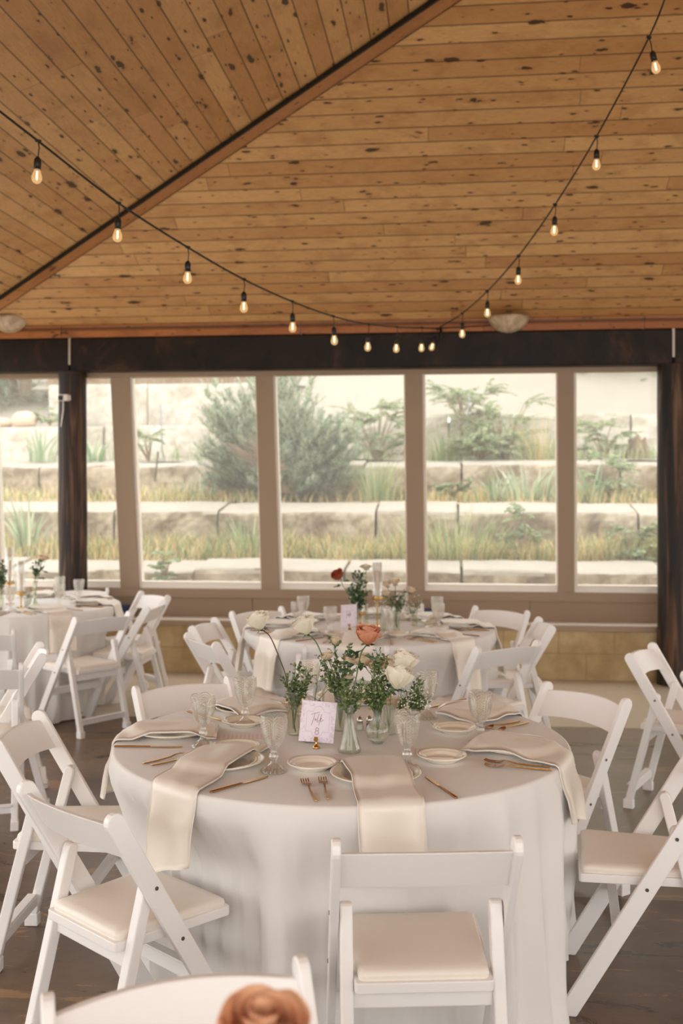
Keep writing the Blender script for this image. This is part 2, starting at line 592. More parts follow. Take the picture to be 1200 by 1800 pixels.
M['boulder'] = paint('pink_granite', rgb(212, 186, 164), 0.1, 0.9)
M['fencewood'] = paint('silver_fence_wood', rgb(138, 118, 96), 0.2, 0.9)

def alabaster():
    t = NT('alabaster_bowl')
    n = t.noise(t.coord('Object'), 9, 5, 0.6, 1.5)
    t.col(t.ramp(n, [(0.35, rgb(168, 146, 122)), (0.6, rgb(212, 194, 168))]))
    t.set(Roughness=0.4)
    return t.m
M['alabaster'] = alabaster()

def glass_mat(name, tint=(1, 1, 1), body=0.12, pattern=None, gl=1.0, edge=0.35, bodycol=(0.95, 0.93, 0.9)):
    """thin-walled clear glass: mostly see-through, bright fresnel gloss, a little milky body; pattern gives pressed relief"""
    t = NT(name)
    tr = t.n.new('ShaderNodeBsdfTransparent'); tr.inputs[0].default_value = (*tint, 1)
    gs = t.n.new('ShaderNodeBsdfGlossy'); gs.inputs['Roughness'].default_value = 0.06
    df = t.n.new('ShaderNodeBsdfDiffuse'); df.inputs[0].default_value = (*bodycol, 1)
    tl = t.n.new('ShaderNodeBsdfTranslucent'); tl.inputs[0].default_value = (*bodycol, 1)
    bd = t.n.new('ShaderNodeMixShader'); bd.inputs[0].default_value = 0.5
    t.link(df.outputs[0], bd.inputs[1]); t.link(tl.outputs[0], bd.inputs[2])
    lw = t.n.new('ShaderNodeLayerWeight'); lw.inputs[0].default_value = 0.35
    fac = t.math('MULTIPLY_ADD', lw.outputs['Facing'], edge, 0.06 * gl)
    bodyf = body
    if pattern:
        uv = t.n.new('ShaderNodeTexCoord')
        sp = t.n.new('ShaderNodeSeparateXYZ'); t.link(uv.outputs['UV'], sp.inputs[0])
        U = t.math('MULTIPLY', sp.outputs[0], float(pattern[0]))
        V = t.math('MULTIPLY', sp.outputs[1], float(pattern[1]))
        a = t.math('ABSOLUTE', t.math('SUBTRACT', t.math('FRACT', t.math('ADD', U, V)), 0.5))
        b = t.math('ABSOLUTE', t.math('SUBTRACT', t.math('FRACT', t.math('SUBTRACT', U, V)), 0.5))
        lat = t.math('MINIMUM', a, b)
        ln = t.math('SUBTRACT', 1.0, t.math('MULTIPLY', lat, 6.0), clamp=True)
        if len(pattern) > 2:
            # arches: every 1/6 turn, concentric gothic outlines
            uu = t.math('MULTIPLY', t.math('ABSOLUTE', t.math('SUBTRACT', t.math('FRACT', t.math('MULTIPLY', sp.outputs[0], 6.0)), 0.5)), 0.085 * 0.5)
            vv = t.math('SUBTRACT', sp.outputs[1], pattern[2])
            vm = t.math('MAXIMUM', vv, 0.0)
            rr = t.math('SQRT', t.math('ADD', t.math('MULTIPLY', uu, uu), t.math('MULTIPLY', vm, vm)))
            ring = t.math('ABSOLUTE', t.math('SUBTRACT', t.math('FRACT', t.math('MULTIPLY', rr, 130.0)), 0.5))
            rl = t.math('SUBTRACT', 1.0, t.math('MULTIPLY', ring, 4.0), clamp=True)
            inside = t.math('LESS_THAN', rr, 0.0115)
            ln = t.math('ADD', t.math('MULTIPLY', ln, inside), t.math('MULTIPLY', rl, t.math('SUBTRACT', 1.0, inside)))
        bp = t.n.new('ShaderNodeBump'); bp.inputs['Strength'].default_value = 0.9; bp.inputs['Distance'].default_value = 0.002
        t.link(ln, bp.inputs['Height'])
        t.link(bp.outputs[0], gs.inputs['Normal'])
        bodyf = t.math('MULTIPLY_ADD', ln, 0.34, body)
        fac = t.math('MULTIPLY_ADD', ln, 0.14, fac, clamp=True)
    m1 = t.n.new('ShaderNodeMixShader')
    if isinstance(bodyf, (int, float)): m1.inputs[0].default_value = bodyf
    else: t.link(bodyf, m1.inputs[0])
    t.link(tr.outputs[0], m1.inputs[1]); t.link(bd.outputs[0], m1.inputs[2])
    m2 = t.n.new('ShaderNodeMixShader')
    t.link(fac, m2.inputs[0]); t.link(m1.outputs[0], m2.inputs[1]); t.link(gs.outputs[0], m2.inputs[2])
    t.link(m2.outputs[0], t.out.inputs['Surface'])
    return t.m
M['goblet'] = glass_mat('pressed_clear_glass', (0.97, 0.96, 0.93), 0.015, (18, 120, 0.147), 1.0)
M['goblet_foot'] = glass_mat('ribbed_clear_glass', (0.97, 0.96, 0.93), 0.02, (18, 0), 1.6)
M['vase'] = glass_mat('clear_vase_glass', (0.97, 0.975, 0.94), 0.025, None, 1.2, 0.4)
M['vase_cut'] = glass_mat('diamond_cut_glass', (0.95, 0.96, 0.9), 0.03, (26, 150), 1.2, 0.4)
M['pane'] = glass_mat('glare_haze_glass', (0.99, 0.99, 0.98), 0.06, None, 0.5, 0.10, (0.98, 0.96, 0.92))  # veiling glare mixed into the pane as a pale milky body
M['hurricane'] = glass_mat('hurricane_glass', (1, 1, 1), 0.03, None, 1.0, 0.5)
M['water'] = glass_mat('vase_water', (0.97, 0.98, 0.94), 0.0, None, 0.4, 0.10)

def bulb_glass():
    t = NT('amber_bulb_glass')
    tr = t.n.new('ShaderNodeBsdfTransparent'); tr.inputs[0].default_value = (1, 0.86, 0.62, 1)
    em = t.n.new('ShaderNodeEmission'); em.inputs[0].default_value = (1.0, 0.62, 0.28, 1); em.inputs[1].default_value = 0.42
    gs = t.n.new('ShaderNodeBsdfGlossy'); gs.inputs['Roughness'].default_value = 0.08
    m1 = t.n.new('ShaderNodeMixShader'); m1.inputs[0].default_value = 0.42
    t.link(tr.outputs[0], m1.inputs[1]); t.link(em.outputs[0], m1.inputs[2])
    m2 = t.n.new('ShaderNodeMixShader'); m2.inputs[0].default_value = 0.07
    t.link(m1.outputs[0], m2.inputs[1]); t.link(gs.outputs[0], m2.inputs[2])
    t.link(m2.outputs[0], t.out.inputs['Surface'])
    return t.m
M['bulb'] = bulb_glass()
t = NT('glowing_filament'); t.col((1, 0.7, 0.4)); t.b.inputs['Emission Color'].default_value = (1, 0.82, 0.55, 1); t.set(Emission_Strength=5.0); M['filament'] = t.m

def card_mat():
    t = NT('lilac_toile_card')
    uv = t.coord('UV')
    n = t.noise(uv, 9, 5, 0.7, 1.0)
    sp = t.n.new('ShaderNodeSeparateXYZ'); t.link(uv, sp.inputs[0])
    x = t.math('ABSOLUTE', t.math('SUBTRACT', sp.outputs[0], 0.5))
    y = t.math('ABSOLUTE', t.math('SUBTRACT', sp.outputs[1], 0.5))
    m = t.math('MAXIMUM', x, y)
    bd = t.math('GREATER_THAN', m, 0.37)
    pr = t.math('MULTIPLY', t.math('GREATER_THAN', n, 0.53), bd)
    c = t.mix(t.math('MULTIPLY', pr, 0.45), rgb(236, 226, 236), rgb(200, 172, 190))
    # printed panel outline: box with half-round top and bottom
    inx = t.math('MULTIPLY', t.math('LESS_THAN', x, 0.34), t.math('LESS_THAN', y, 0.25))
    inx2 = t.math('MULTIPLY', t.math('LESS_THAN', x, 0.325), t.math('LESS_THAN', y, 0.235))
    y2 = t.math('MAXIMUM', t.math('SUBTRACT', y, 0.22), 0.0)
    r = t.math('SQRT', t.math('ADD', t.math('MULTIPLY', x, x), t.math('MULTIPLY', y2, y2)))
    c1 = t.math('LESS_THAN', r, 0.165)
    c2 = t.math('LESS_THAN', r, 0.15)
    o1 = t.math('MAXIMUM', inx, c1); o2 = t.math('MAXIMUM', inx2, c2)
    ln = t.math('SUBTRACT', o1, o2, clamp=True)
    c = t.mix(t.math('MULTIPLY', ln, 0.5), c, rgb(196, 164, 184))
    t.col(c); t.set(Roughness=0.6)
    return t.m
M['card'] = card_mat()
M['ink'] = simple('mauve_ink', rgb(150, 92, 92), 0.6)

def menu_mat():
    t = NT('printed_menu_paper')
    uv = t.coord('UV')
    sp = t.n.new('ShaderNodeSeparateXYZ'); t.link(uv, sp.inputs[0])
    row = t.math('FRACT', t.math('MULTIPLY', sp.outputs[1], 14.0))
    ln = t.math('LESS_THAN', t.math('ABSOLUTE', t.math('SUBTRACT', row, 0.5)), 0.17)
    n = t.noise(t.coord('UV', scale=(30, 1.5, 1)), 3, 2, 0.5)
    x = t.math('ABSOLUTE', t.math('SUBTRACT', sp.outputs[0], 0.5))
    y = t.math('ABSOLUTE', t.math('SUBTRACT', sp.outputs[1], 0.5))
    f = t.math('MULTIPLY', t.math('MULTIPLY', ln, t.math('GREATER_THAN', n, 0.44)), t.math('MULTIPLY', t.math('LESS_THAN', x, 0.34), t.math('LESS_THAN', y, 0.42)))
    t.col(t.mix(t.math('MULTIPLY', f, 0.5), rgb(230, 218, 216), rgb(190, 160, 162)))
    t.set(Roughness=0.6)
    return t.m
M['menu'] = menu_mat()

# ================================================================ SETTING: floor, ground, ceiling, beams, window wall
S0, S1 = -3.56, 9.2          # eave lines along the wall frame
NB = 12.5                    # how far the roof reaches back from the window wall
b = MB(); b.hexa([(S0 - 0.3, -NB, -0.12), (S1 + 0.3, -NB, -0.12), (S1 + 0.3, 0.12, -0.12), (S0 - 0.3, 0.12, -0.12)],
                 [(S0 - 0.3, -NB, 0), (S1 + 0.3, -NB, 0), (S1 + 0.3, 0.12, 0), (S0 - 0.3, 0.12, 0)])
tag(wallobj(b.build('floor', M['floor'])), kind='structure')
b = MB(); b.hexa([(-40, -40, -0.3), (40, -40, -0.3), (40, 25, -0.3), (-40, 25, -0.3)], [(-40, -40, -0.125), (40, -40, -0.125), (40, 25, -0.125), (-40, 25, -0.125)])
tag(wallobj(b.build('ground', M['ground'])), kind='structure')

# roof planes: front plane rises from the window wall (7:12), side planes meet it on the hips
ZC, YC, MS = 3.02, -0.16, 0.583
def hit_front(px, py):
    t_, q = (px - 600) / F, (HZ - py) / F
    # CH + qY = ZC + MS*(YC - yl);  yl = Y (t ST + CT) - D0 CT
    k = t_ * ST + CT
    Y = (ZC + MS * YC + MS * D0 * CT - CH) / (q + MS * k)
    X = t_ * Y
    return Vector((X * CT - (Y - D0) * ST, Y * k - D0 * CT, CH + q * Y))
h1, h2 = hit_front(0, 528), hit_front(772, 0)
hd = (h2 - h1)
def hip(yl):
    return h1 + hd * ((yl - h1.y) / hd.y)
corner = hip(YC)
m2 = hd.z / hd.x                       # rise of the side plane per metre across
RX = (corner.x + S1) / 2               # ridge line
ridge_pt = h1 + hd * ((RX - h1.x) / hd.x)
RZ = ridge_pt.z

def roof_plane(name, pts, u_dir, v_dir, org):
    """pts: polygon in the wall frame; uv in metres along / across the boards; given thickness upwards"""
    b = MB()
    uv = [((Vector(p) - org).dot(u_dir), (Vector(p) - org).dot(v_dir)) for p in pts]
    n = len(pts)
    top = [Vector(p) + Vector((0, 0, 0.14)) for p in pts]
    b.add(pts, [tuple(range(n))], uv)
    b.add(top, [tuple(range(n - 1, -1, -1))], uv)
    for i in range(n):
        j = (i + 1) % n
        b.add([pts[i], top[i], top[j], pts[j]], [(0, 1, 2, 3)], [(0, 0)] * 4)
    return tag(wallobj(b.build(name, M['ceiling'])), kind='structure')
fr_v = Vector((0, -1, MS)).normalized()
rcorner = Vector((2 * RX - corner.x, YC, ZC))
roof_plane('ceiling_front', [Vector((corner.x, YC, ZC)), Vector((rcorner.x, YC, ZC)), ridge_pt], Vector((1, 0, 0)), fr_v, Vector((0, YC, ZC)))
sd_v = Vector((1, 0, m2)).normalized()
roof_plane('ceiling_left', [Vector((corner.x, YC, ZC)), ridge_pt, Vector((RX, -NB, RZ)), Vector((corner.x, -NB, ZC))], Vector((0, 1, 0)), sd_v, corner)
sd_v2 = Vector((-1, 0, m2)).normalized()
roof_plane('ceiling_right', [Vector((rcorner.x, YC, ZC)), Vector((rcorner.x, -NB, ZC)), Vector((RX, -NB, RZ)), ridge_pt], Vector((0, 1, 0)), sd_v2, rcorner)

# hip trim board, running under the seam
def hip_board(name, p0, p1, w=0.12, th=0.03, off=0.0, mat='hip'):
    d = (p1 - p0); L = d.length; d.normalize()
    side = d.cross(Vector((0, 0, 1))).normalized()
    up = side.cross(d).normalized()
    b = MB()
    c = []
    for p in (p0, p1):
        for a, e in ((-w / 2, -0.045), (w / 2, -0.045), (w / 2, -0.045 + th), (-w / 2, -0.045 + th)):
            c.append(p + side * (a + off) + up * e)
    b.add(c, [(0, 1, 2, 3), (7, 6, 5, 4), (0, 4, 5, 1), (1, 5, 6, 2), (2, 6, 7, 3), (3, 7, 4, 0)],
          [(0, 0), (0, w), (0, w), (0, 0), (L, 0), (L, w), (L, w), (L, 0)])
    return tag(wallobj(b.build(name, M[mat])), kind='structure')
hip_board('trim_1', corner, ridge_pt)
hip_board('trim_2', rcorner, ridge_pt)
hip_board('trim_30', corner, ridge_pt, 0.014, 0.06, 0.067, 'black')     # black strip standing in for the shadow gap beside the hip board

# fascia boards between ceiling and beam
def wbox(name, x0, x1, y0, y1, z0, z1, mat, bev=0.0, kind='structure', uvm=False):
    b = MB(); b.hexa([(x0, y0, z0), (x1, y0, z0), (x1, y1, z0), (x0, y1, z0)], [(x0, y0, z1), (x1, y0, z1), (x1, y1, z1), (x0, y1, z1)])
    if uvm:
        b.uv = [[(b.v[k][0], b.v[k][2]) for k in f] for f in b.f]; b.hasuv = True
    return tag(wallobj(b.build(name, mat, bevel=bev)), kind=kind)
xs = [S0 - 0.3, wl(108, 590, -0.2).x, wl(528, 590, -0.2).x, wl(1132, 590, -0.2).x, S1]
for i in range(4):
    wbox('trim_%d' % (3 + i), xs[i] + 0.002, xs[i + 1] - 0.002, -0.20, -0.16, 2.925, 3.03, M['fascia'], 0.003, uvm=True)

# charred timber beams
jl, jr = wl(121, 620, -0.2).x, wl(1184, 620, -0.2).x
bx_ = [S0 - 0.35, jl - 0.004, jl + 0.004, jr - 0.004, jr + 0.004, S1 + 0.2]
for i in range(3):
    wbox('beam_%d' % (i + 1), bx_[2 * i], bx_[2 * i + 1], -0.185, 0.06, 2.632, 2.925, M['beam'], 0.012)
for x in (jl, jr):
    wbox('trim_7' if x == jl else 'trim_8', x - 0.009, x + 0.009, -0.19, -0.187, 2.69, 2.92, M['rod'])
wbox('beam_left', S0 - 0.35, S0 - 0.08, -NB, -0.35, 2.66, 3.03, M['beam'], 0.012)
wbox('beam_right', S1 - 0.05, S1 + 0.2, -NB, -0.35, 2.66, 3.03, M['beam'], 0.012)

# round charred columns
def column(name, x, y, r=0.122, z1=2.635):
    b = MB()
    prof = []
    n = 34
    for i in range(n):
        z = z1 * i / (n - 1)
        prof.append((r * (1 + 0.02 * sin(z * 3.1 + x) + 0.012 * sin(z * 9 + x * 2)), z))
    b.lathe(prof, 28, (x, y, 0), lambda t_, v: 1 + 0.02 * sin(3 * t_ + 4 * v) + 0.012 * sin(7 * t_ - 6 * v))
    b.cm = 0
    return tag(wallobj(b.build(name, M['log'], smooth=True)), kind='structure')
cl_x = wl(128, 860, -0.10).x
cr_x = wl(1183, 860, -0.10).x
column('column_1', cl_x, -0.10)
column('column_2', cr_x, -0.10, 0.13)
column('column_3', S0 - 0.2, -4.2); column('column_4', S0 - 0.2, -8.4); column('column_5', S1 + 0.07, -4.2); column('column_6', S1 + 0.07, -8.4)
column('column_7', S0 - 0.2, -NB + 0.2); column('column_8', S1 + 0.07, -NB + 0.2)

# low concrete block wall with its ledge, sloped panel under the windows
WX0, WX1 = S0 - 0.35, S1
wbox('wall_front', WX0, WX1, 0.0, 0.34, -0.1, 0.415, M['block'])
wbox('trim_9', WX0, WX1, -0.02, 0.34, 0.415, 0.46, M['taupe'], 0.004)
wbox('trim_10', WX0, WX1, 0.03, 0.33, 0.46, 0.466, M['sill_white'])
YB, YT, ZB, ZT = 0.20, 0.0, 0.75, 2.60          # lean of the glazing: bottom stands further out than its head
def ylean(z):
    return YB + (YT - YB) * (z - ZB) / (ZT - ZB)
def wl_lean(px, py, off=0.0):
    yl = 0.1
    for _ in range(12):
        p = wl(px, py, yl + off)
        yl = ylean(p.z)
    return wl(px, py, yl + off)
# panel boards below the sill: several lengths
pj = [WX0, wl(443, 1070, 0.2).x, wl(931, 1070, 0.2).x, WX1]
for i in range(3):
    b = MB()
    x0, x1 = pj[i] + 0.002, pj[i + 1] - 0.002
    b.hexa([(x0, 0.24, 0.466), (x1, 0.24, 0.466), (x1, 0.29, 0.466), (x0, 0.29, 0.466)], [(x0, 0.20, 0.64), (x1, 0.20, 0.64), (x1, 0.25, 0.64), (x0, 0.25, 0.64)])
    wallobj(tag(b.build('wall_panel_%d' % (i + 1), M['taupe'], bevel=0.003), kind='structure'))
b = MB(); b.hexa([(WX0, 0.17, 0.642), (WX1, 0.17, 0.642), (WX1, 0.26, 0.642), (WX0, 0.26, 0.642)], [(WX0, 0.16, 0.722), (WX1, 0.16, 0.722), (WX1, 0.26, 0.722), (WX0, 0.26, 0.722)])
wallobj(tag(b.build('trim_11', M['taupe'], bevel=0.004), kind='structure'))
wbox('trim_12', WX0, WX1, 0.185, 0.30, 0.722, 0.765, M['sill_white'], 0.003)
# head board of the windows
wbox('trim_13', WX0, WX1, -0.06, 0.03, 2.592, 2.668, M['taupe'], 0.003)

# mullions
mull = [((-36, 3), (-52, -12)), ((215, 246), (197, 229)), ((461, 492), (451, 480)), ((716, 746), (712, 742)), ((980, 1008), (979, 1007)), ((1268, 1298), (1270, 1300))]
mx = []
for i, (bo, to) in enumerate(mull):
    bl, br = wl_lean(bo[0], 1036).x, wl_lean(bo[1], 1036).x
    tl_, tr_ = wl_lean(to[0], 660).x, wl_lean(to[1], 660).x
    b = MB(); d0, d1 = -0.05, 0.05
    b.hexa([(bl, YB + d0, 0.722), (br, YB + d0, 0.722), (br, YB + d1, 0.722), (bl, YB + d1, 0.722)],
           [(tl_, YT + d0, ZT), (tr_, YT + d0, ZT), (tr_, YT + d1, ZT), (tl_, YT + d1, ZT)])
    wallobj(tag(b.build('trim_%d' % (14 + i), M['taupe'], bevel=0.003), kind='structure'))
    mx.append((bl, br, tl_, tr_))
edges = mx + [(8.2, 8.35, 8.2, 8.35)]
for i in range(len(edges) - 1):
    a0, a1 = edges[i][1], edges[i][3]        # left edge bottom / top
    c0, c1 = edges[i + 1][0], edges[i + 1][2]
    b = MB()
    y0, y1 = YB + 0.012, YT + 0.012
    b.hexa([(a0, y0, 0.765), (c0, y0, 0.765), (c0, y0 + 0.006, 0.765), (a0, y0 + 0.006, 0.765)],
           [(a1, y1, 2.592), (c1, y1, 2.592), (c1, y1 + 0.006, 2.592), (a1, y1 + 0.006, 2.592)])
    w = wallobj(tag(b.build('window_%d' % (i + 1), M['pane']), kind='structure'))
    # pale glazing stops around the pane
    b = MB()
    s = 0.018
    def bar(p, q, w0=s):
        (xa, za), (xb, zb) = p, q
        if abs(za - zb) < 1e-6:
            b.hexa([(xa, ylean(za) - 0.02, za - w0 / 2), (xb, ylean(zb) - 0.02, zb - w0 / 2), (xb, ylean(zb) + 0.05, zb - w0 / 2), (xa, ylean(za) + 0.05, za - w0 / 2)],
                   [(xa, ylean(za) - 0.02, za + w0 / 2), (xb, ylean(zb) - 0.02, zb + w0 / 2), (xb, ylean(zb) + 0.05, zb + w0 / 2), (xa, ylean(za) + 0.05, za + w0 / 2)])
        else:
            b.hexa([(xa - w0 / 2, ylean(za) - 0.02, za), (xa + w0 / 2, ylean(za) - 0.02, za), (xa + w0 / 2, ylean(za) + 0.05, za), (xa - w0 / 2, ylean(za) + 0.05, za)],
                   [(xb - w0 / 2, ylean(zb) - 0.02, zb), (xb + w0 / 2, ylean(zb) - 0.02, zb), (xb + w0 / 2, ylean(zb) + 0.05, zb), (xb - w0 / 2, ylean(zb) + 0.05, zb)])
    bar((a0 + 0.014, 0.765), (a1 + 0.010, 2.592), 0.028)
    bar((c0 - 0.006, 0.765), (c1 - 0.006, 2.592), 0.012)
    bar((a0, 0.776), (c0, 0.776), 0.02)
    b.build('frame', M['sill_white'], parent=w, bevel=0.002)

# ================================================================ OUTSIDE: limestone terraces and planting
from random import Random

def ground_strip(name, x0, x1, y0, z0, y1, z1, mat, rough=0.06, nx=90, ny=10):
    def fn(u, v):
        x = x0 + (x1 - x0) * u; y = y0 + (y1 - y0) * v
        z = z0 + (z1 - z0) * v + rough * (mnoise.noise(Vector((x * 1.1, y * 1.3, z0 * 3))) )
        return Vector((x, y, z))
    o = MB().grid(fn, nx, ny).build(name, mat, smooth=True)
    return tag(wallobj(o), kind='structure')

def stone_row(name, yf, zt_f, yb, zt_b, zbot, seams, wob, mat, seed):
    """a course of big quarry blocks as one retaining wall; each block has its own rough outline"""
    r = Random(seed)
    b = MB()
    for i in range(len(seams) - 1):
        x0, x1 = seams[i] + 0.014, seams[i + 1] - 0.014
        dz = r.uniform(-wob, wob); dy = r.uniform(-0.02, 0.02)
        nx = max(8, int((x1 - x0) / 0.06)); 
        prof = [(0.0, 0.0), (0.0, 0.3), (0.0, 0.5), (0.0, 0.6), (0.0, 0.7), (0.0, 0.8), (0.0, 0.88), (0.01, 0.95), (0.03, 0.985), (0.08, 1.0), (0.2, 1.0), (0.4, 1.0), (0.7, 1.0), (1.0, 1.0), (1.0, 0.0)]
        nz = len(prof) - 1
        sd = r.uniform(0, 50)
        def fn(u, v):
            k = min(int(v * nz + 1e-6), nz)
            py_, pz_ = prof[k]
            x = x0 + (x1 - x0) * u
            y = yf + dy + (yb - yf) * py_
            top = zt_f + (zt_b - zt_f) * py_ + dz
            z = zbot + (top - zbot) * pz_
            n1 = mnoise.noise(Vector((x * 1.6 + sd, y * 1.2, z * 1.6))) * 0.04 + mnoise.noise(Vector((x * 7 + sd, y * 5, z * 7))) * 0.022 + mnoise.noise(Vector((x * 18 + sd, y * 12, z * 18))) * 0.01
            if py_ < 0.05: y += n1
            if pz_ > 0.9: z += n1 * 0.3
            return Vector((x, y, z))
        b.grid(fn, nx, nz)
        for uu, rev in ((0.0, False), (1.0, True)):
            ring = [fn(uu, k / nz) for k in range(nz + 1)]
            f = tuple(range(nz + 1))
            b.add(ring, [f if rev else f[::-1]])
    b.uv = [None] * len(b.f); b.hasuv = False
    # packed earth behind and between the blocks
    b.cm = 2
    ya, yb2, za = yf + 0.16, yb - 0.06, zt_f - 0.10
    b.hexa([(seams[0], ya, zbot), (seams[-1], ya, zbot), (seams[-1], yb2, zbot), (seams[0], yb2, zbot)], [(seams[0], ya, za), (seams[-1], ya, za), (seams[-1], yb2, za), (seams[0], yb2, za)])
    b.uv = [None] * len(b.f)
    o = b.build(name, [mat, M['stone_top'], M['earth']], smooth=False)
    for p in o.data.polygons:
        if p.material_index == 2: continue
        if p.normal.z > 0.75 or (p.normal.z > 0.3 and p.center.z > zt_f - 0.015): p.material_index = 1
    return tag(wallobj(o), kind='structure')

def seams_at(pxs, py, yl, x0=-9.0, x1=9.5, fill=2.0):
    v = sorted(wl(p, py, yl).x for p in pxs)
    out = [v[0]]
    while out[0] > x0: out.insert(0, out[0] - fill)
    out = out + v[1:]
    while out[-1] < x1: out.append(out[-1] + fill)
    return out
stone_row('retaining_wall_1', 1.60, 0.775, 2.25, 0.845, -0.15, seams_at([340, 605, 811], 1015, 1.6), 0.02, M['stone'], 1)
ground_strip('terrace_bed_1', -9, 9.5, 2.2, 0.80, 3.15, 0.90, M['soil'])
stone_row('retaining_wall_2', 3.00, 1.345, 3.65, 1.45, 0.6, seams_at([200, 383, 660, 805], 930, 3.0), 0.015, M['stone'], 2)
ground_strip('terrace_bed_2', -9, 9.5, 3.6, 1.42, 4.75, 1.50, M['soil'])
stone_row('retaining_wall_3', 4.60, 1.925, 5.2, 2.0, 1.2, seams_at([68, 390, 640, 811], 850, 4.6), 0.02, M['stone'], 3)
ground_strip('terrace_bed_3', -9, 9.5, 5.1, 1.98, 6.55, 2.05, M['hill'])
zD = wl(900, 728, 6.4).z; zDl = wl(40, 750, 6.4).z
sx = seams_at([480], 760, 6.4, fill=2.6)
k = sx.index(wl(480, 760, 6.4).x)
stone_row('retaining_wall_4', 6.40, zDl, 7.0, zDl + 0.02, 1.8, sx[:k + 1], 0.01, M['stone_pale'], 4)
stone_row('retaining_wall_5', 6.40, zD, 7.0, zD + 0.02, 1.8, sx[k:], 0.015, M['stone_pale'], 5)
zE = wl(300, 674, 7.2).z
e0, e1 = wl(84, 700, 7.2).x, wl(505, 700, 7.2).x
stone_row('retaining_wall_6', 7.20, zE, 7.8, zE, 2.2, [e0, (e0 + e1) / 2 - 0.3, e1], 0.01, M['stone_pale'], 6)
ground_strip('hillside_right', e1 - 0.4, 12, 6.9, zD - 0.02, 12, zD + 3.2, M['hill'], 0.10)
ground_strip('hillside_left', -12, e0 + 0.3, 6.9, zDl - 0.02, 16, zDl + 3.2, M['hill'], 0.10)
ground_strip('hillside_middle', e0 - 0.5, e1 + 0.2, 7.7, zE - 0.05, 16, zE + 2.4, M['hill'], 0.08)

def in_wall(root):
    root.location = w2g(root.location); root.rotation_euler = (0, 0, -TH); return root

# weathered board fence on the upper wall
fx0, fx1 = wl(84, 665, 8.0).x, wl(520, 665, 8.0).x
fz0 = zE + 0.02
fence = empty('board_fence', (0, 0, 0), 0, 'silvery weathered board fence standing above the pale upper stone wall', 'fence')
x = fx0
r = Random(4)
while x < fx1:
    w = r.uniform(0.13, 0.17)
    MB().box((x + w / 2, 8.0 + r.uniform(-0.01, 0.01), fz0 + 0.45), (w - 0.012, 0.025, 0.9 + r.uniform(-0.02, 0.02))).build('board', M['fencewood'], parent=fence, bevel=0.003)
    x += w
for zz in (0.2, 0.75):
    MB().box(((fx0 + fx1) / 2, 8.035, fz0 + zz), (fx1 - fx0, 0.04, 0.09)).build('fence_rail', M['fencewood'], parent=fence)
in_wall(fence)

# ---- plants
def blade(b, p, d, L, w, bend, r, seg=3):
    """a bent tapering blade from p, heading d (horizontal dir), length L"""
    side = Vector((-d.y, d.x, 0))
    vs = []
    for i in range(seg + 1):
        v = i / seg
        ang = bend * v
        up = L * (sin(max(0.05, pi / 2 - ang * 0.5)) * v)
        out = L * v * sin(ang) * 0.8
        ww = w * (1 - v) ** 0.7 if i < seg else 0
        c = p + Vector((0, 0, up)) + d * out
        if i < seg:
            vs += [c - side * ww / 2, c + side * ww / 2]
        else:
            vs.append(c)
    fs = [(2 * i, 2 * i + 1, 2 * i + 3, 2 * i + 2) for i in range(seg - 1)] + [(2 * seg - 2, 2 * seg - 1, 2 * seg)]
    b.add(vs, fs)

def grass_mass(name, x0, x1, y0, y1, zf, n, h, mat, seed, dens=None, label=None, cat='grass'):
    r = Random(seed); b = MB()
    c = 0
    while c < n:
        x, y = r.uniform(x0, x1), r.uniform(y0, y1)
        k = mnoise.noise(Vector((x * 0.9 + seed, y * 1.5, seed))) * 0.5 + 0.5
        if dens and r.random() > dens(x, k): 
            c += 0.2; continue
        a = r.uniform(0, 2 * pi); d = Vector((cos(a), sin(a), 0))
        L = h * r.uniform(0.45, 1.1) * (0.55 + 0.8 * k)
        blade(b, Vector((x, y, zf(y))), d, L, r.uniform(0.009, 0.019), r.uniform(0.2, 1.7), r)
        c += 1
    o = wallobj(b.build(name, mat))
    return tag(o, label, cat, kind='stuff')
grass_mass('terrace_grass', -5.2, 5.2, 2.3, 2.95, lambda y: 0.80 + (y - 2.2) * 0.105, 9000, 0.30, M['grass'], 3,
           lambda x, k: 1.0 if k > 0.42 else 0.35, 'mixed straw and green grass on the lowest terrace bed')
grass_mass('upper_terrace_grass', -5.4, 5.4, 3.75, 4.5, lambda y: 1.43 + (y - 3.6) * 0.07, 3000, 0.24, M['grass'], 5,
           lambda x, k: (0.9 if x < -1.3 or 0.6 < x < 1.4 or x > 2.2 else 0.25) * (1 if k > 0.4 else 0.4), 'straw coloured grass growing on the second terrace bed')
grass_mass('top_terrace_grass', -5.6, 5.6, 5.25, 6.2, lambda y: 2.0 + (y - 5.2) * 0.05, 1300, 0.30, M['grass_green'], 7,
           lambda x, k: (0.9 if x > 0.4 else 0.3) * (1 if k > 0.45 else 0.3), 'loose green grass along the third terrace bed')

def tuft(name, px, py, yl, n, h, spread, w, mat, seed, label, cat, group=None, bend=(0.2, 1.3)):
    r = Random(seed); b = MB()
    for i in range(n):
        a = r.uniform(0, 2 * pi); q = spread * sqrt(r.random()) * 0.5
        d = Vector((cos(a), sin(a), 0))
        blade(b, Vector((d.x * q, d.y * q * 0.6, 0)), d, h * r.uniform(0.6, 1.1), w * r.uniform(0.7, 1.2), r.uniform(*bend), r, 4)
    o = b.build(name, mat)
    o.location = w2g(wl(px, py, yl)); o.rotation_euler = (0, 0, -TH)
    return tag(o, label, cat, group)
tuft('iris_clump', 72, 812, 5.3, 34, 0.55, 0.45, 0.045, M['iris'], 1, 'broad leaved iris clump beside the boulder, above a dark block joint', 'iris')
tuft('iris_clump', 162, 812, 5.3, 20, 0.42, 0.35, 0.04, M['iris'], 2, 'small iris clump seen just past the dark round column', 'iris')
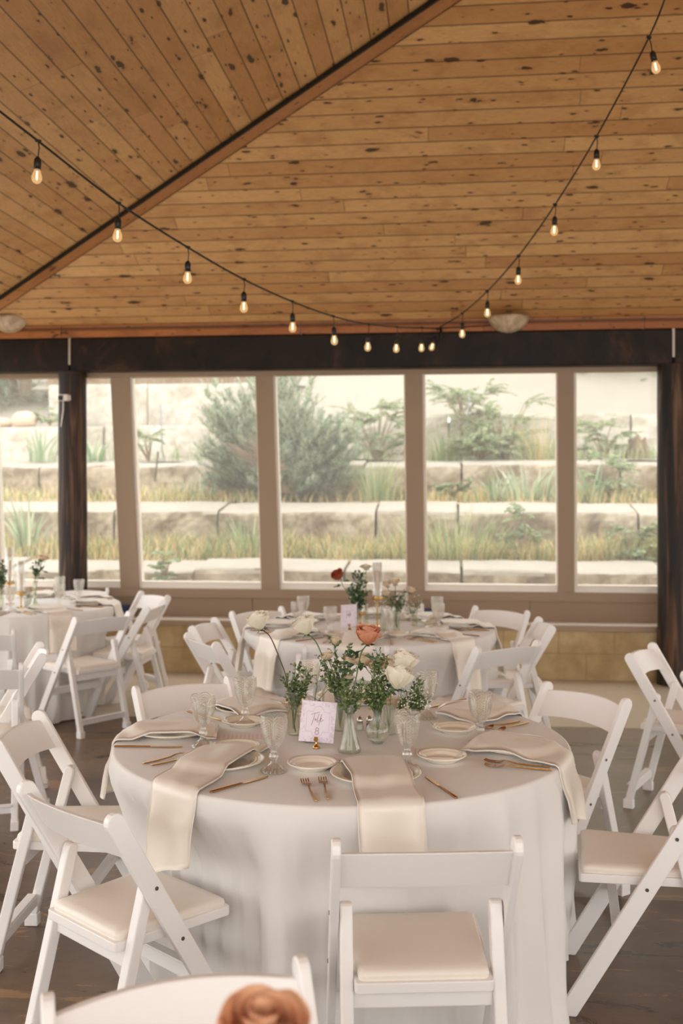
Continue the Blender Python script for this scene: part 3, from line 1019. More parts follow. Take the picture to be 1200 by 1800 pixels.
tuft('iris_clump', 872, 880, 4.0, 22, 0.40, 0.3, 0.04, M['iris'], 3, 'pale iris clump leaning over the second stone course', 'iris')
tuft('iris_clump', 925, 880, 4.05, 44, 0.50, 0.75, 0.04, M['iris'], 4, 'wide row of pale iris leaves on the second terrace', 'iris')
tuft('iris_clump', 1040, 886, 3.95, 22, 0.52, 0.4, 0.045, M['iris'], 5, 'arching iris clump seen through the last pane beside the column', 'iris')
tuft('iris_clump', 50, 960, 2.7, 22, 0.62, 0.35, 0.045, M['iris'], 6, 'tall iris clump standing in the lowest bed left of the column', 'iris')
tuft('iris_clump', 355, 878, 4.1, 16, 0.42, 0.5, 0.04, M['iris'], 9, 'sparse iris leaves beside the big blue spruce shrub', 'iris')
tuft('grass_tuft', 662, 880, 4.0, 150, 0.62, 0.55, 0.012, M['grass_green'], 7, 'tall fountain grass tuft between spruce and centre mullion', 'grass tuft')
tuft('grass_tuft', 785, 812, 5.5, 120, 0.55, 0.6, 0.012, M['grass_green'], 8, 'soft grass tuft at the foot of the little staked tree', 'grass tuft')
tuft('grass_tuft', 955, 812, 5.5, 150, 0.70, 0.8, 0.012, M['grass'], 10, 'tall dry grass tuft beside the window mullion, third terrace', 'grass tuft')
tuft('grass_tuft', 800, 990, 2.6, 190, 0.66, 1.2, 0.013, M['grass_green'], 11, 'big loose grass tuft on the lowest bed over the block joint', 'grass tuft')
tuft('grass_tuft', 440, 985, 2.6, 110, 0.55, 0.7, 0.016, M['grass_green'], 12, 'upright green grass tuft beside the second mullion', 'grass tuft')

def leafcloud(b, r, c, rad, n, L, w, droop=0.2, up=0.3):
    for i in range(n):
        while True:
            p = Vector((r.uniform(-1, 1), r.uniform(-1, 1), r.uniform(-1, 1)))
            if 0.2 < p.length < 1: break
        q = Vector((c[0] + p.x * rad[0], c[1] + p.y * rad[1], c[2] + p.z * rad[2]))
        d = (Vector((p.x, p.y, p.z * 0.6 + up)) + Vector((r.uniform(-.6, .6), r.uniform(-.6, .6), r.uniform(-.6, .6)))).normalized()
        leaf(b, q, d, L * r.uniform(0.6, 1.2), w * r.uniform(0.7, 1.2), r)

def leaf(b, p, d, L, w, r, fold=0.25):
    a = d.cross(Vector((r.uniform(-1, 1), r.uniform(-1, 1), r.uniform(-1, 1))))
    if a.length < 1e-4: a = d.cross(Vector((0.3, 1, 0.2)))
    a.normalize(); n = d.cross(a)
    m = p + d * L * 0.45
    b.add([p, m + a * w / 2 + n * w * fold, m - n * w * fold * 0.3, m - a * w / 2 + n * w * fold, p + d * L], [(0, 1, 2), (0, 2, 3), (1, 4, 2), (2, 4, 3)])

def spray(b, p, d, L, r, nn=9, nl=0.09, w=0.011):
    """a feathery conifer spray: side needles along a twig"""
    d = d.normalized()
    a = d.cross(Vector((0, 0, 1)))
    if a.length < 1e-3: a = Vector((1, 0, 0))
    a.normalize(); n = a.cross(d)
    for i in range(nn):
        v = (i + 0.5) / nn
        q = p + d * L * v
        for sgn in (-1, 1):
            e = (d * 0.75 + a * sgn * 0.75 + n * r.uniform(-0.35, 0.5)).normalized()
            l = nl * (1.15 - 0.7 * v) * r.uniform(0.8, 1.2)
            s = e.cross(n).normalized() * w / 2
            b.add([q - s, q + s, q + e * l], [(0, 1, 2)])
    s = a * w * 0.7
    b.add([p - s, p + s, p + d * L * 1.12], [(0, 1, 2)])

# big blue spruce shrub behind the second and third panes
sp_base = wl(500, 874, 4.1)
spruce = empty('spruce_shrub', sp_base, 0, 'large blue-green spruce shrub sprawling over the stone terraces', 'shrub')
r = Random(21); b = MB(); tb = MB()
dirs = []
for i in range(330):
    a = r.uniform(-1.0, 1.0)                    # across
    e = r.uniform(0.02, 1.0)                    # up
    dy = r.uniform(-0.55, 0.7)
    Lr = 1.0 + 0.65 * e + 0.25 * r.random()
    tip = Vector((a * (1.02 + 0.12 * sin(7 * a)) - 0.12 + 0.05 * e, dy * 0.8 * (1 - 0.4 * e), 0.06 + 1.62 * e * (1 - 0.28 * abs(a)) + 0.1 * r.random()))
    if a > 0.45: tip.z *= 0.72
    root = Vector((r.uniform(-0.12, 0.14), r.uniform(-0.1, 0.15), 0.05))
    mid = root.lerp(tip, 0.5) + Vector((0, 0, -0.10 + 0.2 * e))
    pts = [root * (1 - v) ** 2 + mid * 2 * v * (1 - v) + tip * v * v for v in [k / 7 for k in range(8)]]
    if i % 3 == 0: tb.tube(pts, [0.012 * (1 - 0.8 * k / 7) for k in range(8)], 4, False)
    for k in range(3, 8):
        for j in range(5):
            q = pts[k].lerp(pts[k - 1], r.random())
            d = (pts[k] - pts[k - 1]).normalized() + Vector((r.uniform(-.7, .7), r.uniform(-.7, .7), r.uniform(-.3, .6)))
            # the shrub has a bare patch of dead twigs in its middle
            if abs(q.x + 0.22) < 0.2 and 0.42 < q.z < 0.72 and r.random() < 0.8: continue
            spray(b, q, d, r.uniform(0.10, 0.2), r, 7, 0.07, 0.013)
for i in range(70):
    p0 = Vector((-0.02 + r.uniform(-0.08, 0.08), -0.25, 0.38 + r.uniform(-0.05, 0.05)))
    p1 = p0 + Vector((-r.uniform(0.25, 0.62), r.uniform(-0.25, 0.05), r.uniform(0.05, 0.42)))
    tb.tube([p0, p0.lerp(p1, 0.5) + Vector((0, 0, -0.03)), p1], [0.009, 0.006, 0.003], 4, False)
b.build('foliage', M['spruce'], parent=spruce)
tb.build('branch', M['dead'], parent=spruce)
in_wall(spruce)

def frond(b, tb, r, p, d, L, nl, ll, lw, sag=0.5):
    """compound leaf: curved rib with paired leaflets"""
    d = d.normalized(); pts = []
    for k in range(8):
        v = k / 7
        pts.append(p + d * L * v + Vector((0, 0, -sag * L * v * v)))
    tb.tube(pts, [0.004] * 8, 3, False)
    for k in range(nl):
        v = 0.15 + 0.85 * k / nl
        i = min(int(v * 7), 6)
        q = pts[i].lerp(pts[i + 1], v * 7 - i)
        t_ = (pts[i + 1] - pts[i]).normalized()
        a = t_.cross(Vector((0, 0, 1)))
        if a.length < 1e-3: a = Vector((1, 0, 0))
        a.normalize()
        for sg in (-1, 1):
            leaf(b, q, (a * sg + t_ * 0.5 + Vector((0, 0, -0.25))).normalized(), ll * (1.1 - 0.5 * v), lw, r)

def sumac(name, px, py, yl, W, H, n, seed, label, cat='shrub', leafmat='sumac', trunk=0.0, lo=0.15):
    root = empty(name, wl(px, py, yl), 0, label, cat)
    r = Random(seed); b = MB(); tb = MB()
    for i in range(n):
        a = r.uniform(0, 2 * pi)
        e = r.uniform(lo, 1.0)
        q = Vector((cos(a) * W * 0.35 * r.random(), sin(a) * W * 0.25 * r.random(), trunk + (H - trunk) * e * 0.8))
        base = Vector((0, 0, trunk * 0.9))
        tb.tube([base, base.lerp(q, 0.6) + Vector((0, 0, 0.04)), q], [0.012, 0.008, 0.004], 4, False)
        for j in range(4):
            aa = a + r.uniform(-1.3, 1.3)
            frond(b, tb, r, q, Vector((cos(aa), sin(aa) * 0.8, r.uniform(0.05, 0.7))), W * r.uniform(0.22, 0.4), 8, 0.075, 0.028, r.uniform(0.1, 0.5))
    if trunk > 0:
        tb.tube([(0, 0, 0), (0.01, 0, trunk * 0.5), (0, 0, trunk + 0.05)], [0.035, 0.03, 0.026], 8)
    b.build('foliage', M[leafmat], parent=root)
    tb.build('stem', M['bark'], parent=root)
    return in_wall(root)
sumac('sumac_shrub', 662, 812, 5.6, 1.1, 0.95, 26, 31, 'feathery sumac shrub between the spruce and the centre mullion')
sumac('sapling', 810, 790, 6.1, 1.15, 1.0, 17, 32, 'little tree with flat spreading crown tied to a pale stake', 'tree', trunk=0.42, lo=0.5)
sumac('sumac_shrub', 880, 812, 5.9, 1.5, 1.05, 34, 33, 'wide feathery sumac shrub to the side of the staked little tree')
sumac('sumac_shrub', 262, 812, 5.6, 0.75, 0.62, 9, 34, 'small pale sumac shrub beside the tall thin metal stake')
sumac('leafy_bush', 845, 806, 5.4, 0.95, 0.35, 26, 35, 'low dense leafy bush under the sumac, third terrace')
sumac('leafy_bush', 1060, 808, 5.6, 0.85, 0.62, 13, 36, 'low leafy bush beside the grey stump, last pane')
sumac('leafy_bush', 1070, 880, 4.2, 0.8, 0.85, 14, 37, 'tall loose bush in front of the third stone course')
sumac('creeper', 290, 1028, 1.5, 0.36, 0.42, 6, 38, 'small creeping plant at the foot of the lowest stone course')
sumac('creeper', 925, 985, 2.5, 0.7, 0.72, 9, 39, 'broad leaved creeper climbing from the lowest terrace bed')
sumac('creeper', 1100, 990, 2.5, 0.8, 0.5, 10, 40, 'leafy creeper at the foot of the right column outside')
sumac('leafy_bush', 795, 880, 4.05, 0.45, 0.30, 10, 41, 'rounded bluish bush next to the open block joint')
sumac('leafy_bush', 88, 748, 6.8, 0.5, 0.4, 7, 42, 'small bush behind the boulder on the upper terrace')
sumac('leafy_bush', 1130, 718, 8.2, 0.7, 0.6, 8, 43, 'faint bush on the hillside beside the banded tree')

def hill_z(px, py, yl):
    return wl(px, py, yl)
def tree(name, px, py, yl, H, R, lean, seed, label, crown_z, crown_r, n, mat='sumac', bands=False):
    root = empty(name, wl(px, py, yl), 0, label, 'tree')
    tb = MB(); r = Random(seed); b = MB()
    pts = [Vector((lean * H * v * v, 0, H * v)) for v in (0, 0.04, 0.12, 0.3, 0.55, 0.8, 1.0)]
    tb.tube(pts, [R * k for k in (1.9, 1.35, 1.1, 1.0, 0.9, 0.75, 0.5)], 10)
    tb.build('trunk', M['bark'], parent=root, smooth=True)
    for i in range(n):
        a = r.uniform(0, 2 * pi); 
        q = Vector((cos(a) * crown_r * r.random() + lean * H, sin(a) * crown_r * 0.7 * r.random(), crown_z + r.uniform(0, H - crown_z + 0.5)))
        for j in range(16):
            spray(b, q + Vector((r.uniform(-.2, .2), r.uniform(-.2, .2), r.uniform(-.2, .2))), Vector((r.uniform(-1, 1), r.uniform(-1, 1), r.uniform(-.8, .4))), 0.25, r, 7, 0.10, 0.02)
    b.build('crown', M[mat], parent=root)
    if bands:
        for k in range(3):
            rr = R * 1.05
            MB().lathe([(rr, 0.30 + 0.1 * k), (rr + 0.012, 0.31 + 0.1 * k), (rr + 0.012, 0.345 + 0.1 * k), (rr, 0.355 + 0.1 * k)], 14).build('band', M['bark'], parent=root)
    return in_wall(root)
tree('pine_tree', 1078, 716, 8.4, 2.6, 0.12, 0.0, 51, 'tree trunk wrapped with bands on the hillside, last pane', 0.62, 1.0, 70, 'sumac', True)
tree('pine_tree', 46, 735, 8.6, 2.8, 0.10, -0.06, 52, 'dark pine trunk rising behind the rounded boulder', 0.15, 1.2, 120, 'spruce')
tree('pine_tree', 30, 735, 9.0, 2.6, 0.06, -0.35, 53, 'thin leaning pine trunk crossing behind the boulder', 0.5, 1.3, 110, 'spruce')

def boulder(name, px, py, yl, d, seed, label):
    def fn(u, v):
        a, t_ = 2 * pi * u, pi * v
        p = Vector((cos(a) * sin(t_), sin(a) * sin(t_), -cos(t_)))
        n = 1 + 0.12 * mnoise.noise(p * 1.5 + Vector((seed, 0, 0))) + 0.04 * mnoise.noise(p * 5)
        return Vector((p.x * d[0] * n / 2, p.y * d[1] * n / 2, p.z * d[2] * n / 2 + d[2] * 0.42))
    o = MB().grid(fn, 28, 16).build(name, M['boulder'], smooth=True)
    o.location = w2g(wl(px, py, yl)); o.rotation_euler = (0, 0, -TH)
    return tag(o, label, 'boulder')
boulder('boulder', 43, 752, 6.75, (0.42, 0.36, 0.28), 3, 'rounded pinkish boulder sitting on the upper stone wall')
boulder('boulder', 2, 752, 6.85, (0.40, 0.32, 0.17), 8, 'flatter pale boulder lying next to the rounded pinkish one')

# stump
st = empty('tree_stump', wl(1124, 806, 5.7), 0, 'grey split tree stump on the third terrace beside the column', 'stump')
def fn(u, v):
    a = 2 * pi * u
    n = mnoise.noise(Vector((cos(a) * 1.6, sin(a) * 1.6, 0.3)))
    rr = 0.13 * (1.35 - 0.5 * v) * (1 + 0.35 * n)
    return Vector((rr * cos(a), rr * sin(a), (0.20 + 0.10 * n + 0.05 * sin(3 * a)) * v * 1.25))
MB().grid(fn, 28, 6).build('trunk', M['bark'], parent=st)
MB().tube([(0.02, 0, 0), (-0.06, 0, 0.12), (-0.16, 0, 0.26)], [0.035, 0.028, 0.01], 7).build('root', M['bark'], parent=st)
in_wall(st)

def stake(name, p0, p1, rad, mat, label, cat='stake'):
    a, c = wl(*p0), wl(*p1)
    o = MB().tube([(0, 0, 0), c - a], rad, 8).build(name, mat)
    o.location = w2g(a); o.rotation_euler = (0, 0, -TH)
    return tag(o, label, cat)
stake('metal_stake', (286, 812, 5.6), (282, 711, 5.6), 0.011, M['post'], 'tall thin grey metal stake standing on the third terrace')
stake('metal_stake', (272, 846, 4.3), (278, 794, 4.3), 0.012, M['darkstake'], 'short dark stake leaning in front of the third stone course')
stake('plastic_pipe', (814, 790, 5.95), (825, 697, 5.95), 0.015, M['pvc'], 'pale bluish pipe propping up the little tree', 'pipe')
stake('garden_stick', (893, 812, 5.35), (895, 778, 5.35), 0.016, M['dead'], 'short bleached stick upright on the third stone course', 'stick')

# ================================================================ CHAIRS
def rounded_strip(p0, p1, w, round_top=True, flat_bottom=True, n=8):
    """side profile (y, z) of a member from p0 (bottom) to p1 (top), width w"""
    d = Vector((p1[0] - p0[0], p1[1] - p0[1])); L = d.length; d.normalize()
    s = Vector((d.y, -d.x))
    a = Vector(p0); c = Vector(p1)
    k = (w / 2) / d.y            # horizontal half width of the floor cut
    poly = [Vector((a.x - k, a.y)), Vector((a.x + k, a.y))] if flat_bottom else [a - s * w / 2, a + s * w / 2]
    if flat_bottom:
        poly = [Vector((a.x - k, a.y)), Vector((a.x + k, a.y))]
        poly = [poly[1], poly[0]] if s.x < 0 else poly
    cc = c - d * (w / 2)
    for i in range(n + 1):
        t_ = pi * i / n
        poly.append(cc + s * cos(t_) * w / 2 + d * sin(t_) * w / 2)
    return poly

def make_chair():
    root = empty('folding_chair', (0, 0, 0), 0, 'white resin folding chair', 'chair', 'white folding chairs')
    rail = rounded_strip((0.235, 0.0), (-0.228, 0.784), 0.054)
    for sx in (-1, 1):
        b = MB(); b.prism([(0, y, z) for y, z in rail], (sx * 0.2265, 0, 0), (sx * 0.2045, 0, 0))
        p = b.build('back_post', M['chair'], parent=root, bevel=0.004)
        for (y, z) in ((-0.090, 0.563), (-0.004, 0.405)):
            MB().tube([(sx * 0.2262, y, z), (sx * 0.2285, y, z)], 0.0055, 10).build('bolt', M['bolt'], parent=p)
    leg = rounded_strip((-0.238, 0.0), (-0.086, 0.590), 0.036)
    for sx in (-1, 1):
        b = MB(); b.prism([(0, y, z) for y, z in leg], (sx * 0.202, 0, 0), (sx * 0.170, 0, 0))
        l = b.build('rear_leg', M['chair'], parent=root, bevel=0.005)
        MB().box((sx * 0.186, -0.238 + 0.008, 0.0225), (0.037, 0.050, 0.045)).build('foot', M['chair'], parent=l, bevel=0.004)
    # curved back slat with an arched top and bottom edge
    b = MB(); n = 18
    rows = []
    def sl(u, v, side):
        x = -0.206 + 0.412 * u
        k = 1 - (2 * u - 1) ** 2
        zz = 0.650 + 0.102 * v + 0.012 * k
        yy = 0.235 - 0.5905 * zz - 0.004 - 0.030 * k + side
        return Vector((x, yy, zz))
    b.grid(lambda u, v: sl(u, v, 0.008), n, 4)
    b.grid(lambda u, v: sl(1 - u, v, -0.008), n, 4)
    top = [sl(i / n, 1, 0.008) for i in range(n + 1)]; topb = [sl(i / n, 1, -0.008) for i in range(n + 1)]
    bot = [sl(i / n, 0, 0.008) for i in range(n + 1)]; botb = [sl(i / n, 0, -0.008) for i in range(n + 1)]
    b.add(top + topb, [(i, i + 1, n + 2 + i, n + 1 + i) for i in range(n)], [(0, 0)] * (2 * n + 2))
    b.add(bot + botb, [(n + 1 + i, n + 2 + i, i + 1, i) for i in range(n)], [(0, 0)] * (2 * n + 2))
    b.hasuv = False
    b.build('backrest', M['chair'], parent=root, bevel=0.003, merge=True)
    # seat frame and padded seat
    def outline(hr, hf, y0, y1, rc, n=5):
        pts = []
        for cx, cy, a0 in ((hf - rc, y1 - rc, 0), (-hf + rc, y1 - rc, 90), (-hr + rc, y0 + rc, 180), (hr - rc, y0 + rc, 270)):
            for i in range(n + 1):
                a = radians(a0 + 90 * i / n)
                pts.append((cx + rc * cos(a), cy + rc * sin(a)))
        return pts
    b = MB(); o = outline(0.168, 0.190, -0.178, 0.196, 0.012)
    b.prism([(x, y, 0) for x, y in o], (0, 0, 0.400), (0, 0, 0.427))
    b.build('seat_frame', M['chair'], parent=root, bevel=0.003)
    b = MB()
    lv = [(0.0, 0.427), (0.002, 0.436), (0.0, 0.444), (-0.008, 0.450), (-0.03, 0.4535)]
    ns = None
    rings = []
    for e, z in lv:
        rr = outline(0.158 + e, 0.180 + e, -0.166 - e, 0.186 + e, 0.016)
        rings.append([Vector((x, y, z)) for x, y in rr])
    m = len(rings[0])
    vs = [p for rg in rings for p in rg] + [Vector((0, 0.01, 0.456))]
    fs = []
    for k in range(len(rings) - 1):
        for i in range(m):
            j = (i + 1) % m
            fs.append((k * m + i, k * m + j, (k + 1) * m + j, (k + 1) * m + i))
    c = len(vs) - 1; k = len(rings) - 1
    for i in range(m):
        fs.append((k * m + i, k * m + (i + 1) % m, c))
    b.add(vs, fs)
    b.build('seat', M['pad'], parent=root, smooth=True)
    MB().box((0, -0.135, 0.378), (0.342, 0.018, 0.055)).build('seat_apron', M['chair'], parent=root, bevel=0.003)
    yy = -0.238 + 0.152 * 0.095 / 0.59
    MB().box((0, yy, 0.095), (0.345, 0.016, 0.036)).box((0, yy - 0.012, 0.116), (0.345, 0.034, 0.008)).build('rear_stretcher', M['chair'], parent=root, bevel=0.002)
    y2 = 0.235 - 0.5905 * 0.262
    MB().box((0, y2, 0.262), (0.412, 0.016, 0.040)).box((0, y2 + 0.004, 0.284), (0.412, 0.030, 0.007)).build('front_stretcher', M['chair'], parent=root, bevel=0.002)
    return root

def from_tops(L, R):
    """L, R: tops of the sitter's left and right posts, (px, py) pixels"""
    a, c = pt(L[0], L[1], 0.782), pt(R[0], R[1], 0.782)
    return from_pts(a, c)
def from_pts(a, c):
    a, c = Vector((a[0], a[1], 0)), Vector((c[0], c[1], 0))
    x = (c - a).normalized(); h = Vector((-x.y, x.x, 0))
    o = (a + c) / 2 + h * 0.222
    return o, h
def from_oh(o, h):
    return Vector((o[0], o[1], 0)), Vector((h[0], h[1], 0)).normalized()

T8, TW, TC, TF = Vector((0.0, 3.6, 0)), Vector((0.175, 6.50, 0)), Vector((-2.44, 7.80, 0)), Vector((-0.20, 0.52, 0))
TR = 0.775
CHAIRS = [
    ('T8', from_tops((597, 1480), (904, 1475)), 'white folding chair at table 8 with its back to us, seat half under the cloth'),
    ('T8', from_tops((45, 1377), (192, 1432)), 'front-left white folding chair at table 8, turned three-quarters towards the flowers'),
    ('T8', from_tops((63, 1252), (-8, 1297)), 'left-side white folding chair at table 8, seen edge-on behind the front-left chair'),
    ('T8', from_tops((396, 1190), (241.5, 1207)), 'white folding chair at table 8 facing us, behind the far left-hand-side goblet and napkin'),
    ('T8', from_tops((672, 1150), (528, 1150)), 'white folding chair hidden behind the flowers of table 8, between the two tables'),
    ('T8', from_tops((1098, 1228), (967, 1200)), 'white folding chair at the far right-side of table 8, curved back tilted over bare floor'),
    ('T8', from_oh((0.962, 3.36), (-0.977, 0.21)), 'white folding chair at table 8 cut by the frame, big crossed legs and ivory seat'),
    ('TF', from_tops((525, 1683), (86, 1748)), 'blurred white folding chair back at the bottom of the picture behind the copper rose'),
    ('TW', from_tops((490, 1067), (410, 1075)), 'white folding chair facing us behind the first white rose, at the window table'),
    ('TW', from_tops((738, 1062), (640, 1062)), 'white folding chair mostly hidden behind candles and goblets of the window table'),
    ('TW', from_tops((922, 1073.6), (841, 1066)), 'white folding chair facing us against the taupe panel, right end of the window table'),
    ('TW', from_tops((971, 1100.7), (949, 1085.5)), 'white folding chair seen edge-on at the right-hand end of the window table'),
    ('TW', from_tops((844, 1137.5), (941.5, 1126.7)), 'white folding chair with its back to us at the right-front of the window table'),
    ('TW', from_tops((536, 1137), (679, 1137)), 'white folding chair tucked in at the front of the window table behind the flowers'),
    ('TW', from_tops((332, 1114), (374, 1128.6)), 'nearer of two overlapping white folding chairs at the window table, back half turned'),
    ('TW', from_tops((375, 1086), (336, 1101)), 'farther of two overlapping white folding chairs at the left-hand end of the window table'),
    ('TC', from_tops((141, 1085), (221, 1076)), 'white folding chair with its back to us at the table near the dark column'),
    ('TC', from_pts((-1.365, 7.36), (-1.32, 7.77)), 'white folding chair seen edge-on, overlapping another, at the table near the column'),
    ('TC', from_tops((293, 1046.5), (252, 1040)), 'white folding chair facing us under the window mullion, at the table near the dark column'),
    ('TC', from_pts((-1.96, 8.72), (-2.38, 8.72)), 'white folding chair against the windows, only its back above the napkins by the dark column'),
    ('TC', from_pts((-2.35, 6.05), (-1.93, 6.14)), 'white folding chair cut by the frame edge before the table near the column'),
    ('X', from_pts((-1.50, 5.25), (-1.62, 5.64)), 'white folding chair standing edge-on alone, tops leaning away from the picture edge'),
    ('X', from_pts((-1.93, 4.83), (-1.52, 4.95)), 'white folding chair back cut by the picture edge above the edge-on table 8 chair'),
    ('X', from_tops((1141, 1132), (1108, 1148)), 'white folding chair standing in front of the right-hand dark column, facing away from table 8'),
    ('X', from_pts((1.56, 4.74), (1.69, 4.34)), 'white folding chair barely entering the frame below the right-hand dark column'),
]
proto_chair = make_chair()
CH_AT = {'T8': [], 'TW': [], 'TC': [], 'TF': [], 'X': []}
for i, (tb_, (o, h), lab) in enumerate(CHAIRS):
    place(proto_chair, i == 0, (o.x, o.y, 0), atan2(-h.x, h.y), lab)
    CH_AT[tb_].append((o, h))

# ================================================================ TABLES AND CLOTHS
def make_table(center, label):
    root = empty('round_table', center, 0, label, 'table', 'round banquet tables')
    MB().lathe([(0.0, 0.715), (0.74, 0.715), (0.748, 0.722), (0.748, 0.738), (0.74, 0.742), (0.0, 0.742)], 48).build('tabletop', M['chair'], parent=root)
    for a in (45, 135, 225, 315):
        x, y = 0.34 * cos(radians(a)), 0.34 * sin(radians(a))
        MB().tube([(x, y, 0.0), (x, y, 0.715)], 0.014, 8).build('leg', M['bolt'], parent=root)
    return root

def make_cloth(center, key, seed, label, group='floor-length ivory tablecloths'):
    r = Random(seed)
    ph = [r.uniform(0, 6.28) for _ in range(6)]
    chairs = CH_AT[key]
    def limit(a, z, rad):
        # chairs push the hanging cloth inwards
        k = min(1.0, max(0.0, (0.735 - z) / 0.25))
        k = k * k * (3 - 2 * k)
        for o, h in chairs:
            rel = o - center
            dist = rel.length
            if dist > 1.04: continue
            ca = atan2(rel.y, rel.x)
            da = abs((a - ca + pi) % (2 * pi) - pi)
            lim = dist - 0.205
            hw = 0.215 / max(lim, 0.3)
            g = 1.0 if da < hw else exp(-((da - hw) / 0.12) ** 2)
            if rad > lim:
                rad = rad + (lim - rad) * k * g
        return rad
    nu = 420
    rings = [(0.0, 0), (0.2, 0), (0.4, 0), (0.55, 0), (0.66, 0), (0.72, 0), (0.75, 0)]
    def fn(u, v):
        a = 2 * pi * u
        k = v * 30
        if k <= 8:
            rr = (TR - 0.012) * (k / 8.0)
            z = 0.75 + 0.0008 * mnoise.noise(Vector((rr * cos(a) * 4 + seed, rr * sin(a) * 4, 0)))
            return Vector((rr * cos(a), rr * sin(a), z))
        if k <= 12:
            t_ = (k - 8) / 4.0 * pi / 2
            return Vector(((TR - 0.012 + 0.012 * sin(t_)) * cos(a), (TR - 0.012 + 0.012 * sin(t_)) * sin(a), 0.75 - 0.012 + 0.012 * cos(t_)))
        d = (k - 12) / 18.0
        z = 0.738 - 0.732 * d
        s1 = sin(10 * a + ph[0] + 1.1 * sin(2 * a + ph[3]) + 0.3 * d); s2 = sin(21 * a + ph[1] + 1.6 * sin(3 * a) - 0.3 * d)
        wav = 0.55 * (0.55 - abs(s1) ** 0.6) * 1.6 + 0.36 * (0.6 - abs(s2) ** 0.7) * 1.3 + 0.12 * sin(43 * a + ph[2] + sin(3 * a)) + 0.25 * mnoise.noise(Vector((cos(a) * 4, sin(a) * 4, seed)))
        amp = (0.010 * min(1, d * 5) + 0.085 * d ** 0.9)
        r0 = TR + 0.010 + 0.075 * d
        if d > 0.93: r0 += (d - 0.93) * 0.35
        rr = limit(a, z, r0)
        pushed = min(1.0, (r0 - rr) / 0.06)
        rr += amp * (wav * (1 - 0.45 * pushed) - 0.42 * pushed)
        rr = max(rr, 0.3)
        return Vector((rr * cos(a), rr * sin(a), z))
    o = MB().grid(fn, nu, 30).build('tablecloth', M['cloth'], smooth=True, merge=True)
    o.location = center
    return tag(o, label, 'tablecloth', group)
TABS = [('T8', T8, 5, 'round table 8 hidden under its cloth, flowers and numbered card on it', 'long ivory cloth of table 8, hanging in soft folds to the floor'),
        ('TW', TW, 9, 'round table nearest-to-windows beneath cloth, with tall glass hurricane candle', 'long ivory cloth of the window table with hurricane candle and white card'),
        ('TC', TC, 14, 'round table beside the dark column under a cloth with candles', 'long ivory cloth of the table beside the dark column'),
        ('TF', TF, 3, 'round table below the frame under the blurred copper rose', 'ivory cloth of the table below the frame, carrying the copper rose')]
for key, c, sd, lt, lc in TABS:
    make_table(c, lt)
    make_cloth(c, key, sd, lc)
TZ = 0.7505

# ================================================================ TABLEWARE
def rim_flute(n, amp, v0):
    return lambda t_, v: 1 + (amp * abs(sin(n * t_)) if v0 < v < 0.86 else 0)
def make_plate(r, name, label, cat, group):
    prof = [(0.001, 0.003), (r * 0.55, 0.003), (r * 0.58, 0.0), (r * 0.62, 0.0), (r * 0.64, 0.004), (r * 0.86, 0.012), (r * 0.995, 0.019), (r, 0.021), (r * 0.99, 0.023),
            (r * 0.955, 0.0215), (r * 0.93, 0.0225), (r * 0.90, 0.0205), (r * 0.87, 0.0205), (r * 0.83, 0.0175), (r * 0.80, 0.0178), (r * 0.74, 0.0145), (r * 0.70, 0.0125), (r * 0.66, 0.0075), (r * 0.6, 0.0062), (r * 0.3, 0.0058), (0.001, 0.0058)]
    root = empty(name, (0, 0, 0), 0, label, cat, group)
    MB().lathe(prof[:8], 64).lathe(prof[7:14], 96, flute=lambda t_, v: 1 + 0.006 * abs(sin(20 * t_))).build('rim', M['china'], parent=root, smooth=True)
    MB().lathe(prof[13:], 64).build('well', M['china'], parent=root, smooth=True)
    return root

def make_goblet():
    root = empty('goblet', (0, 0, 0), 0, 'goblet', 'glass', 'pressed glass goblets')
    foot = [(0.0, 0.001), (0.040, 0.001), (0.0405, 0.004), (0.034, 0.010), (0.022, 0.018), (0.012, 0.026), (0.0085, 0.033)]
    MB().lathe(foot, 36, flute=lambda t_, v: 1 + 0.05 * cos(18 * t_) * (0.2 < v)).build('foot', M['goblet_foot'], parent=root, smooth=True)
    stem = [(0.0085, 0.033), (0.010, 0.037), (0.014, 0.042), (0.0155, 0.047), (0.0135, 0.053), (0.0095, 0.057), (0.011, 0.061), (0.0105, 0.065), (0.0085, 0.068)]
    MB().lathe(stem, 12).build('stem', M['goblet_foot'], parent=root, smooth=False)
    bowl = [(0.0085, 0.068), (0.016, 0.073), (0.024, 0.083), (0.0315, 0.098), (0.037, 0.116), (0.0405, 0.134), (0.042, 0.150), (0.0415, 0.163), (0.0405, 0.170), (0.0405, 0.1735), (0.039, 0.1745),
            (0.0382, 0.172), (0.0385, 0.150), (0.0365, 0.130), (0.0320, 0.108), (0.025, 0.092), (0.015, 0.081), (0.001, 0.078)]
    MB().lathe(bowl, 48).build('bowl', M['goblet'], parent=root, smooth=True)
    return root

